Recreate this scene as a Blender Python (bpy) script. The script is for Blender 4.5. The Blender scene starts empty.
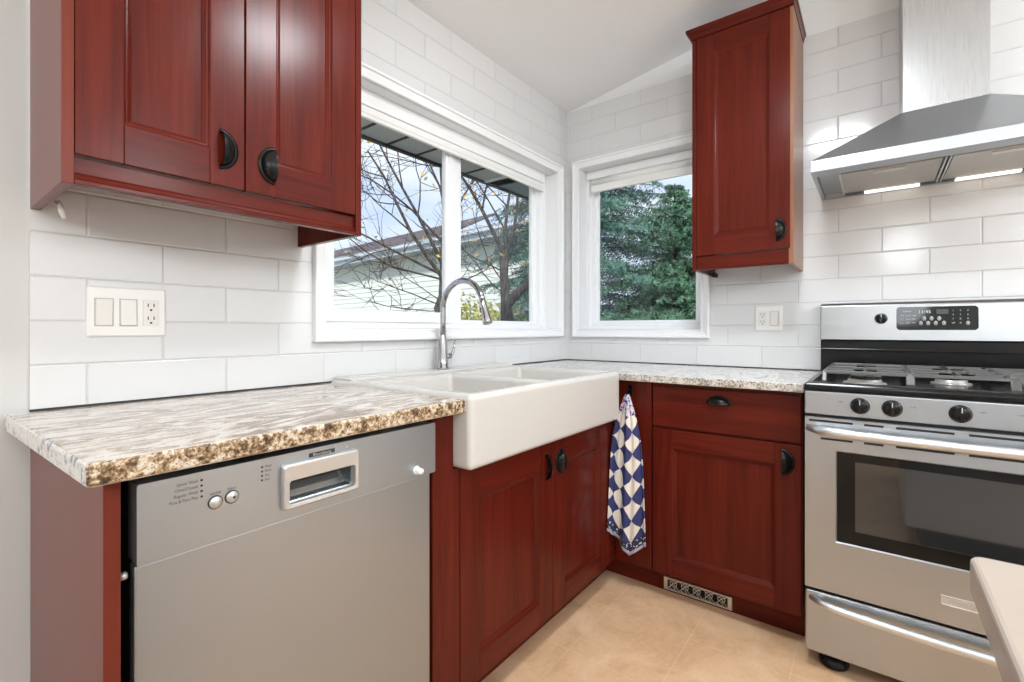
import bpy, bmesh, math, random
from mathutils import Vector, Matrix

# ------------------------------------------------------------------ camera, world, light, exposure
scene = bpy.context.scene
COL = scene.collection
TH = 0.653318
cam_data = bpy.data.cameras.new('camera')
cam_data.sensor_fit = 'HORIZONTAL'
cam_data.sensor_width = 36.0
cam_data.lens = 474.93 / 1024 * 36.0
cam_data.shift_y = -(341.0 - 329.58) / 1024
cam_data.clip_start = 0.02
cam_data.clip_end = 300
cam = bpy.data.objects.new('camera', cam_data)
COL.objects.link(cam)
cam.location = (-2.49776, -1.49037, 1.09676)
cam.rotation_euler = (math.pi / 2, 0, TH - math.pi / 2)
scene.camera = cam

scene.view_settings.view_transform = 'Standard'
scene.view_settings.look = 'None'
scene.view_settings.gamma = 1.0
scene.view_settings.use_curve_mapping = False
scene.view_settings.exposure = 0.31

world = bpy.data.worlds.new('sky')
scene.world = world
world.use_nodes = True
wn, wl = world.node_tree.nodes, world.node_tree.links
wn.clear()
w_out = wn.new('ShaderNodeOutputWorld')
w_bg = wn.new('ShaderNodeBackground')
w_bg.inputs['Strength'].default_value = 1.0
w_tc = wn.new('ShaderNodeTexCoord')
w_sep = wn.new('ShaderNodeSeparateXYZ')
w_ramp = wn.new('ShaderNodeValToRGB')
w_ramp.color_ramp.elements[0].position = 0.0
w_ramp.color_ramp.elements[0].color = (0.66, 0.78, 0.98, 1)
w_ramp.color_ramp.elements[1].position = 0.65
w_ramp.color_ramp.elements[1].color = (0.30, 0.48, 0.88, 1)
w_map = wn.new('ShaderNodeMapping')
w_map.inputs['Scale'].default_value = (2.2, 2.2, 6.0)
w_noise = wn.new('ShaderNodeTexNoise')
w_noise.inputs['Scale'].default_value = 1.6
w_noise.inputs['Detail'].default_value = 6
w_cr = wn.new('ShaderNodeValToRGB')
w_cr.color_ramp.elements[0].position = 0.36
w_cr.color_ramp.elements[1].position = 0.70
w_mix = wn.new('ShaderNodeMix')
w_mix.data_type = 'RGBA'
w_mix.inputs['B'].default_value = (0.93, 0.96, 1.0, 1)
wl.new(w_tc.outputs['Generated'], w_sep.inputs[0])
wl.new(w_sep.outputs['Z'], w_ramp.inputs['Fac'])
wl.new(w_tc.outputs['Generated'], w_map.inputs['Vector'])
wl.new(w_map.outputs[0], w_noise.inputs['Vector'])
wl.new(w_noise.outputs['Fac'], w_cr.inputs['Fac'])
wl.new(w_cr.outputs['Color'], w_mix.inputs['Factor'])
wl.new(w_ramp.outputs['Color'], w_mix.inputs['A'])
wl.new(w_mix.outputs['Result'], w_bg.inputs['Color'])
wl.new(w_bg.outputs[0], w_out.inputs['Surface'])

sun_d = bpy.data.lights.new('sun', 'SUN')
sun_d.energy = 3.8
sun_d.angle = math.radians(6)
sun_d.color = (1.0, 0.95, 0.88)
sun = bpy.data.objects.new('sun', sun_d)
COL.objects.link(sun)
sun.rotation_euler = Vector((0.72, 0.52, -0.62)).to_track_quat('-Z', 'Y').to_euler()

LAMP_W = {'main': 18.0, 'near': 18.0, 'room': 47.0}     # watts of the main ceiling lamp and the added fill lamps (built further down with their fixtures)

# ------------------------------------------------------------------ materials
MATS = {}


def mat(name, color=(0.8, 0.8, 0.8), rough=0.5, metal=0.0, coat=0.0, coat_rough=0.1, spec=0.5, emit=None, emit_s=0.0):
    m = bpy.data.materials.new(name)
    m.use_nodes = True
    b = m.node_tree.nodes['Principled BSDF']
    b.inputs['Base Color'].default_value = (*color, 1)
    b.inputs['Roughness'].default_value = rough
    b.inputs['Metallic'].default_value = metal
    b.inputs['Coat Weight'].default_value = coat
    b.inputs['Coat Roughness'].default_value = coat_rough
    b.inputs['Specular IOR Level'].default_value = spec
    if emit:
        b.inputs['Emission Color'].default_value = (*emit, 1)
        b.inputs['Emission Strength'].default_value = emit_s
    MATS[name] = m
    return m


def N(m, kind, **kw):
    n = m.node_tree.nodes.new(kind)
    for k, v in kw.items():
        if k in n.inputs:
            n.inputs[k].default_value = v
        else:
            setattr(n, k, v)
    return n


def L(m, a, b):
    m.node_tree.links.new(a, b)


def bsdf(m):
    return m.node_tree.nodes['Principled BSDF']


def ramp(m, fac, stops):
    r = N(m, 'ShaderNodeValToRGB')
    els = r.color_ramp.elements
    while len(els) < len(stops):
        els.new(0.5)
    for e, (p, c) in zip(els, stops):
        e.position = p
        e.color = (*c, 1)
    L(m, fac, r.inputs['Fac'])
    return r.outputs['Color']


def coords(m, scale=(1, 1, 1), rot=(0, 0, 0), loc=(0, 0, 0)):
    t = N(m, 'ShaderNodeTexCoord')
    mp = N(m, 'ShaderNodeMapping')
    mp.inputs['Scale'].default_value = scale
    mp.inputs['Rotation'].default_value = rot
    mp.inputs['Location'].default_value = loc
    L(m, t.outputs['Object'], mp.inputs['Vector'])
    return mp.outputs[0]


def noise(m, vec, scale, detail=4, rough=0.55, dist=0.0):
    n = N(m, 'ShaderNodeTexNoise', Scale=scale, Detail=detail, Roughness=rough, Distortion=dist)
    L(m, vec, n.inputs['Vector'])
    return n.outputs['Fac']


def bump(m, h, strength=0.2, dist=0.002):
    b = N(m, 'ShaderNodeBump', Strength=strength, Distance=dist)
    L(m, h, b.inputs['Height'])
    L(m, b.outputs[0], bsdf(m).inputs['Normal'])


def M2(m, op, a, b=None, c=None):
    n = N(m, 'ShaderNodeMath', operation=op)
    for i, x in enumerate((a, b, c)):
        if x is None:
            continue
        if isinstance(x, (int, float)):
            n.inputs[i].default_value = x
        else:
            L(m, x, n.inputs[i])
    return n.outputs[0]


def wood(name, axis, dark, light, rough=0.24, coat=0.07):
    """stained wood, grain running along `axis` ('x','y','z')"""
    m = mat(name, rough=rough, coat=coat, coat_rough=0.2, spec=0.12)
    s = [26, 26, 26]
    s['xyz'.index(axis)] = 1.6
    v = coords(m, tuple(s))
    n1 = noise(m, v, 1.0, 5, 0.6, 0.6)
    s2 = [220, 220, 220]
    s2['xyz'.index(axis)] = 5
    n2 = noise(m, coords(m, tuple(s2)), 1.0, 2, 0.5)
    mx = N(m, 'ShaderNodeMath', operation='MULTIPLY_ADD')
    L(m, n2, mx.inputs[0])
    mx.inputs[1].default_value = 0.35
    L(m, n1, mx.inputs[2])
    c = ramp(m, mx.outputs[0], [(0.38, dark), (0.85, light)])
    L(m, c, bsdf(m).inputs['Base Color'])
    bump(m, n2, 0.12, 0.0006)
    return m


DK, LT = (0.058, 0.0068, 0.0037), (0.118, 0.0145, 0.0074)
WZ = wood('cherry_wood_upright_grain', 'z', DK, LT)
WX = wood('cherry_wood_grain_along_window_wall', 'x', DK, LT)
WY = wood('cherry_wood_grain_along_range_wall', 'y', DK, LT)
VENEER = wood('cherry_veneer_side', 'z', (0.13, 0.022, 0.012), (0.17, 0.032, 0.018), 0.26, 0.14)
SIDEGLARE = wood('cherry_side_tile_reflection', 'z', (0.22, 0.095, 0.05), (0.30, 0.14, 0.078), 0.34, 0.14)  # cherry side panel with the pale tile reflection painted into its colour
DARKWOOD = mat('dark_recess', (0.012, 0.005, 0.004), 0.7)
BLACK = mat('black_gap', (0.006, 0.006, 0.006), 0.6)
KNOBM = mat('black_bronze', (0.006, 0.0057, 0.0057), 0.25, 0.0, spec=0.22)

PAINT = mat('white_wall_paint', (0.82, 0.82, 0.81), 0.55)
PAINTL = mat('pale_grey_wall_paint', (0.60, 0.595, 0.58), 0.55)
CEIL = mat('white_textured_ceiling', (0.93, 0.93, 0.93), 0.85)
_v = coords(CEIL)
bump(CEIL, noise(CEIL, _v, 140, 3, 0.6), 0.55, 0.004)
TRIM = mat('white_trim_paint', (0.86, 0.86, 0.86), 0.32)
VINYL = mat('white_vinyl', (0.87, 0.88, 0.89), 0.35)
BLIND = mat('white_blind_fabric', (0.82, 0.82, 0.80), 0.7)
PLASTIC = mat('white_plastic', (0.84, 0.83, 0.80), 0.3)
PLASTIC2 = mat('ivory_rocker_plastic', (0.78, 0.76, 0.72), 0.28)


def tile_mat(name, axis, width, off):
    m = mat(name, (0.84, 0.84, 0.83), 0.12, spec=0.5)
    t = N(m, 'ShaderNodeTexCoord')
    s = N(m, 'ShaderNodeSeparateXYZ')
    L(m, t.outputs['Object'], s.inputs[0])
    c = N(m, 'ShaderNodeCombineXYZ')
    a = N(m, 'ShaderNodeMath', operation='MULTIPLY_ADD')
    L(m, s.outputs[axis], a.inputs[0])
    a.inputs[1].default_value = -1.0 if axis == 'Y' else 1.0
    a.inputs[2].default_value = off
    L(m, a.outputs[0], c.inputs['X'])
    z = N(m, 'ShaderNodeMath', operation='SUBTRACT')
    L(m, s.outputs['Z'], z.inputs[0])
    z.inputs[1].default_value = 0.9155
    L(m, z.outputs[0], c.inputs['Y'])

    def brick(mortar, smooth):
        b = N(m, 'ShaderNodeTexBrick')
        b.offset = 0.5
        b.offset_frequency = 2
        b.squash = 1.0
        b.inputs['Scale'].default_value = 1.0
        b.inputs['Brick Width'].default_value = width
        b.inputs['Row Height'].default_value = 0.1008
        b.inputs['Mortar Size'].default_value = mortar
        b.inputs['Mortar Smooth'].default_value = smooth
        b.inputs['Color1'].default_value = (0.69, 0.69, 0.69, 1)
        b.inputs['Color2'].default_value = (0.725, 0.725, 0.725, 1)
        b.inputs['Mortar'].default_value = (0.60, 0.60, 0.595, 1)
        L(m, c.outputs[0], b.inputs['Vector'])
        return b
    b1 = brick(0.0013, 0.2)
    b2 = brick(0.0042, 1.0)
    L(m, b1.outputs['Color'], bsdf(m).inputs['Base Color'])
    inv = N(m, 'ShaderNodeMath', operation='SUBTRACT')
    inv.inputs[0].default_value = 1.0
    L(m, b2.outputs['Fac'], inv.inputs[1])
    wob = noise(m, coords(m), 5.0, 2, 0.5)
    add = N(m, 'ShaderNodeMath', operation='MULTIPLY_ADD')
    L(m, wob, add.inputs[0])
    add.inputs[1].default_value = 0.35
    L(m, inv.outputs[0], add.inputs[2])
    bump(m, add.outputs[0], 0.75, 0.0022)
    rr = N(m, 'ShaderNodeMapRange')
    L(m, b1.outputs['Fac'], rr.inputs['Value'])
    rr.inputs['To Min'].default_value = 0.12
    rr.inputs['To Max'].default_value = 0.7
    L(m, rr.outputs[0], bsdf(m).inputs['Roughness'])
    return m


TILE_L = tile_mat('white_subway_tile_window_wall', 'X', 0.305, 2.2146 + 0.1525)
TILE_R = tile_mat('white_subway_tile_range_wall', 'Y', 0.2985, -0.167 + 0.2985 * 1.5)

FLOORM = mat('tan_vinyl_tile', rough=0.36, spec=0.4)
_v = coords(FLOORM)
_n = noise(FLOORM, _v, 5.5, 6, 0.62, 0.8)
_n2 = noise(FLOORM, _v, 60, 3, 0.6)
_ma = N(FLOORM, 'ShaderNodeMath', operation='MULTIPLY_ADD')
L(FLOORM, _n2, _ma.inputs[0])
_ma.inputs[1].default_value = 0.25
L(FLOORM, _n, _ma.inputs[2])
_c = ramp(FLOORM, _ma.outputs[0], [(0.40, (0.60, 0.365, 0.205)), (0.62, (0.74, 0.48, 0.285)), (0.85, (0.82, 0.58, 0.385))])
_b = N(FLOORM, 'ShaderNodeTexBrick')
_b.offset = 0.0
for k, v in (('Scale', 1.0), ('Brick Width', 0.31), ('Row Height', 0.31), ('Mortar Size', 0.0022), ('Mortar Smooth', 0.8)):
    _b.inputs[k].default_value = v
L(FLOORM, coords(FLOORM, loc=(1.086 + 0.62, 0.655 + 0.0, 0)), _b.inputs['Vector'])
_mx = N(FLOORM, 'ShaderNodeMix', data_type='RGBA')
_mr = N(FLOORM, 'ShaderNodeMath', operation='MULTIPLY')
L(FLOORM, _b.outputs['Fac'], _mr.inputs[0])
_mr.inputs[1].default_value = 0.5
L(FLOORM, _mr.outputs[0], _mx.inputs['Factor'])
L(FLOORM, _c, _mx.inputs['A'])
_mx.inputs['B'].default_value = (0.82, 0.65, 0.47, 1)
L(FLOORM, _mx.outputs['Result'], bsdf(FLOORM).inputs['Base Color'])
bump(FLOORM, _n2, 0.06, 0.001)


def granite_top(name, rotz, c0, c1, c2, c3, c4):
    m = mat(name, rough=0.09, spec=0.4)
    n1 = noise(m, coords(m, (2.0, 6.5, 6.5), (0, 0, rotz)), 1.0, 7, 0.56, 1.5)
    n2 = noise(m, coords(m, (16, 60, 60), (0, 0, rotz)), 1.0, 5, 0.65, 0.6)
    n3 = noise(m, coords(m), 240, 2, 0.6)
    a = M2(m, 'MULTIPLY_ADD', M2(m, 'SUBTRACT', n2, 0.5), 0.08, n1)
    a = M2(m, 'MULTIPLY_ADD', M2(m, 'SUBTRACT', n3, 0.5), 0.08, a)
    c = ramp(m, a, [(0.30, c0), (0.365, c3), (0.42, c1), (0.455, c2), (0.485, c3), (0.53, c1), (0.555, c4), (0.59, c2), (0.62, c3), (0.68, c0), (0.74, c1)])
    L(m, c, bsdf(m).inputs['Base Color'])
    return m


def speckle(name, cols, scale=170, rough=0.3):
    m = mat(name, rough=rough)
    v = coords(m)
    n1 = noise(m, v, scale, 4, 0.75)
    n2 = noise(m, v, 22, 4, 0.6)
    a = M2(m, 'MULTIPLY_ADD', M2(m, 'SUBTRACT', n1, 0.5), 2.0, 0.5)
    a = M2(m, 'MULTIPLY_ADD', M2(m, 'SUBTRACT', n2, 0.5), 1.1, a)
    L(m, ramp(m, a, cols), bsdf(m).inputs['Base Color'])
    bump(m, n1, 0.5, 0.003)
    return m


GR_TOP = granite_top('granite_streaked_top', math.radians(-7), (0.20, 0.155, 0.125), (0.56, 0.48, 0.40), (0.34, 0.235, 0.155), (0.74, 0.69, 0.63), (0.25, 0.185, 0.14))
GR_TOP2 = granite_top('granite_pale_top', math.radians(83), (0.50, 0.48, 0.45), (0.70, 0.69, 0.67), (0.60, 0.57, 0.53), (0.76, 0.75, 0.73), (0.56, 0.54, 0.51))
GR_EDGE = speckle('granite_gold_brown_edge', [(0.22, (0.03, 0.018, 0.012)), (0.38, (0.17, 0.095, 0.045)), (0.52, (0.40, 0.27, 0.14)), (0.66, (0.62, 0.52, 0.40)), (0.80, (0.72, 0.66, 0.58)), (0.95, (0.24, 0.14, 0.07))], 110)
GR_END = speckle('granite_white_blue_edge', [(0.18, (0.08, 0.10, 0.13)), (0.32, (0.34, 0.37, 0.41)), (0.44, (0.70, 0.69, 0.67)), (0.75, (0.80, 0.78, 0.74)), (0.95, (0.46, 0.46, 0.46))], 70)
GR_EDGE2 = speckle('granite_grey_beige_edge', [(0.20, (0.08, 0.07, 0.06)), (0.36, (0.32, 0.28, 0.23)), (0.50, (0.54, 0.50, 0.44)), (0.75, (0.70, 0.67, 0.62))], 140)


def steel(name, axis, color=(0.60, 0.585, 0.565), rough=0.27):
    m = mat(name, color, rough, 1.0)
    s = [900, 900, 900]
    s['xyz'.index(axis)] = 6
    n = noise(m, coords(m, tuple(s)), 1.0, 2, 0.5)
    bump(m, n, 0.05, 0.0004)
    r = N(m, 'ShaderNodeMapRange')
    L(m, n, r.inputs['Value'])
    r.inputs['To Min'].default_value = rough - 0.04
    r.inputs['To Max'].default_value = rough + 0.06
    L(m, r.outputs[0], bsdf(m).inputs['Roughness'])
    return m


ST_X = steel('brushed_steel_dishwasher', 'x', (0.40, 0.44, 0.48), 0.38)
ST_Y = steel('brushed_steel_range', 'y', (0.43, 0.465, 0.50), 0.31)
ST_BG = steel('brushed_steel_backguard', 'y', (0.35, 0.36, 0.37), 0.31)
ST_Z = steel('brushed_steel_chimney', 'z', (0.46, 0.475, 0.49), 0.27)
ST_HANDLE = mat('satin_steel_handle', (0.66, 0.67, 0.68), 0.42, 1.0)
CHROME = mat('chrome', (0.40, 0.40, 0.41), 0.06, 1.0)
SILVER = mat('silver_plastic', (0.55, 0.54, 0.52), 0.32, 0.6)
POCKET = mat('silver_pocket_darkened', (0.16, 0.158, 0.152), 0.25, 0.8)  # silver plastic; the pocket's dark reflections are painted into the colour
FIRE = mat('white_fireclay', (0.60, 0.572, 0.535), 0.14, spec=0.5, coat=0.3, coat_rough=0.05)
CAST = mat('black_enamel', (0.008, 0.008, 0.009), 0.16, spec=0.25)
IRON = mat('grey_cast_iron_grate', (0.10, 0.098, 0.095), 0.36, 0.3)
GLOSSBLK = mat('black_glass', (0.005, 0.0055, 0.006), 0.06, spec=0.28)
OVENGL = mat('oven_window_glass', (0.018, 0.020, 0.021), 0.04, spec=0.9, coat=0.4, coat_rough=0.03)
GREYBTN = mat('grey_button', (0.42, 0.41, 0.40), 0.45)
LETTER_D = mat('dark_lettering', (0.02, 0.02, 0.02), 0.5)
LETTER_L = mat('pale_lettering', (0.62, 0.62, 0.60), 0.5)
DISPLAY = mat('clock_digits', (0.6, 0.65, 0.65), 0.5, emit=(0.75, 0.85, 0.85), emit_s=0.15)
LED = mat('hood_light_strip', (1, 1, 1), 0.4, emit=(1.0, 0.96, 0.88), emit_s=1.0)
SHADEL = mat('opal_lamp_glass', (0.9, 0.9, 0.9), 0.3, emit=(1.0, 0.97, 0.93), emit_s=2.0)
FILTERM = steel('hood_filter_mesh', 'x', (0.52, 0.50, 0.47), 0.42)
QUARTZ = mat('cream_quartz', (0.45, 0.38, 0.32), 0.2)
CLEAR = mat('frosted_clear_plastic', (0.75, 0.75, 0.74), 0.25)
NICKEL = mat('brushed_nickel', (0.74, 0.70, 0.63), 0.34, 0.9)

GLASS = bpy.data.materials.new('window_glass')
GLASS.use_nodes = True
_nt = GLASS.node_tree
_nt.nodes.clear()
_o = _nt.nodes.new('ShaderNodeOutputMaterial')
_t = _nt.nodes.new('ShaderNodeBsdfTransparent')
_t.inputs['Color'].default_value = (0.965, 0.98, 0.985, 1)
_g = _nt.nodes.new('ShaderNodeBsdfGlossy')
_g.inputs['Roughness'].default_value = 0.0
_lw = _nt.nodes.new('ShaderNodeLayerWeight')
_lw.inputs['Blend'].default_value = 0.5
_pw = _nt.nodes.new('ShaderNodeMath')
_pw.operation = 'POWER'
_pw.inputs[1].default_value = 5.0
_nt.links.new(_lw.outputs['Facing'], _pw.inputs[0])
_f = _nt.nodes.new('ShaderNodeMath')
_f.operation = 'MULTIPLY_ADD'
_f.inputs[1].default_value = 0.45
_f.inputs[2].default_value = 0.02
_nt.links.new(_pw.outputs[0], _f.inputs[0])
_m = _nt.nodes.new('ShaderNodeMixShader')
_nt.links.new(_f.outputs[0], _m.inputs[0])
_nt.links.new(_t.outputs[0], _m.inputs[1])
_nt.links.new(_g.outputs[0], _m.inputs[2])
_nt.links.new(_m.outputs[0], _o.inputs['Surface'])

# towel: navy and cream diamonds, dark border along the hem (uv in metres of cloth)
TOWEL = mat('blue_cream_checked_terry', rough=0.9, spec=0.15)
_uv = N(TOWEL, 'ShaderNodeUVMap')
_uv.uv_map = 'UVMap'
_s = N(TOWEL, 'ShaderNodeSeparateXYZ')
L(TOWEL, _uv.outputs[0], _s.inputs[0])


_du = M2(TOWEL, 'MULTIPLY', _s.outputs['X'], 1 / 0.074)
_dv = M2(TOWEL, 'MULTIPLY', _s.outputs['Y'], 1 / 0.092)
_p = M2(TOWEL, 'FLOOR', M2(TOWEL, 'ADD', _du, _dv))
_q = M2(TOWEL, 'FLOOR', M2(TOWEL, 'SUBTRACT', _du, _dv))
# a diamond is one cell of the rotated lattice; colour by the row it stands in
_par = M2(TOWEL, 'MODULO', M2(TOWEL, 'ADD', M2(TOWEL, 'SUBTRACT', _p, _q), 200.0), 2.0)
_chk = M2(TOWEL, 'MODULO', M2(TOWEL, 'ADD', _p, 200.0), 2.0)
_x = N(TOWEL, 'ShaderNodeMix', data_type='RGBA')
L(TOWEL, _par, _x.inputs['Factor'])
_x.inputs['A'].default_value = (0.74, 0.68, 0.60, 1)
_x.inputs['B'].default_value = (0.045, 0.05, 0.145, 1)
# hem band: v below 0.055
_band = M2(TOWEL, 'LESS_THAN', _s.outputs['Y'], 0.050)
_vor = N(TOWEL, 'ShaderNodeTexNoise', Scale=95.0, Detail=1.0)
L(TOWEL, _uv.outputs[0], _vor.inputs['Vector'])
_spots = M2(TOWEL, 'GREATER_THAN', _vor.outputs['Fac'], 0.60)
_y = N(TOWEL, 'ShaderNodeMix', data_type='RGBA')
L(TOWEL, _spots, _y.inputs['Factor'])
_y.inputs['A'].default_value = (0.035, 0.035, 0.075, 1)
_y.inputs['B'].default_value = (0.70, 0.66, 0.62, 1)
_z = N(TOWEL, 'ShaderNodeMix', data_type='RGBA')
L(TOWEL, _band, _z.inputs['Factor'])
L(TOWEL, _x.outputs['Result'], _z.inputs['A'])
L(TOWEL, _y.outputs['Result'], _z.inputs['B'])
_hem = M2(TOWEL, 'LESS_THAN', _s.outputs['Y'], 0.014)
_h = N(TOWEL, 'ShaderNodeMix', data_type='RGBA')
L(TOWEL, _hem, _h.inputs['Factor'])
L(TOWEL, _z.outputs['Result'], _h.inputs['A'])
_h.inputs['B'].default_value = (0.42, 0.42, 0.50, 1)
# rose print near the gathered top
_top = M2(TOWEL, 'GREATER_THAN', _s.outputs['Y'], 0.575)
_tn = N(TOWEL, 'ShaderNodeTexNoise', Scale=48.0, Detail=2.0)
L(TOWEL, _uv.outputs[0], _tn.inputs['Vector'])
_tc = ramp(TOWEL, _tn.outputs['Fac'], [(0.40, (0.05, 0.07, 0.20)), (0.47, (0.62, 0.60, 0.66)), (0.56, (0.66, 0.60, 0.62)), (0.62, (0.30, 0.06, 0.16))])
_k = N(TOWEL, 'ShaderNodeMix', data_type='RGBA')
L(TOWEL, _top, _k.inputs['Factor'])
L(TOWEL, _h.outputs['Result'], _k.inputs['A'])
L(TOWEL, _tc, _k.inputs['B'])
L(TOWEL, _k.outputs['Result'], bsdf(TOWEL).inputs['Base Color'])
bump(TOWEL, noise(TOWEL, coords(TOWEL), 700, 2), 0.4, 0.001)

# outdoors
SIDING = mat('pale_vinyl_siding', (0.66, 0.70, 0.66), 0.6)
SHINGLE = mat('brown_roof_shingles', rough=0.9)
_v = coords(SHINGLE)
L(SHINGLE, ramp(SHINGLE, noise(SHINGLE, _v, 14, 4, 0.7), [(0.35, (0.05, 0.042, 0.04)), (0.7, (0.19, 0.15, 0.14))]), bsdf(SHINGLE).inputs['Base Color'])
GUTTER = mat('pale_blue_grey_fascia', (0.52, 0.58, 0.66), 0.45)
SOFFIT = mat('dark_grey_soffit', rough=0.7)
_v = coords(SOFFIT)
L(SOFFIT, ramp(SOFFIT, noise(SOFFIT, _v, 160, 2, 0.6), [(0.4, (0.42, 0.43, 0.45)), (0.62, (0.72, 0.73, 0.75))]), bsdf(SOFFIT).inputs['Base Color'])
SOFRIB = mat('black_soffit_rib', (0.03, 0.03, 0.033), 0.6)
BARK = mat('dark_bark', rough=0.9)
L(BARK, ramp(BARK, noise(BARK, coords(BARK, (20, 20, 5)), 2.0, 4), [(0.35, (0.022, 0.018, 0.017)), (0.7, (0.12, 0.10, 0.09))]), bsdf(BARK).inputs['Base Color'])


def leafmat(name, a, b, sc=6):
    m = mat(name, rough=0.65, spec=0.25)
    L(m, ramp(m, noise(m, coords(m), sc, 4, 0.7), [(0.35, a), (0.65, b)]), bsdf(m).inputs['Base Color'])
    return m


NEEDLE = leafmat('blue_green_needles', (0.035, 0.115, 0.085), (0.16, 0.31, 0.235), 9)
NEEDLE2 = leafmat('deep_green_needles', (0.030, 0.095, 0.055), (0.14, 0.27, 0.16), 9)
LEAFY = leafmat('yellow_green_leaves', (0.30, 0.36, 0.08), (0.62, 0.52, 0.16), 14)
LEAFYEL = leafmat('golden_autumn_leaves', (0.60, 0.36, 0.06), (0.80, 0.60, 0.20), 14)
GRASS = leafmat('dry_autumn_lawn', (0.22, 0.21, 0.13), (0.40, 0.37, 0.26), 3)
REDBRICK = mat('orange_brick_wall', (0.42, 0.15, 0.08), 0.85)

# ------------------------------------------------------------------ mesh builder


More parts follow.
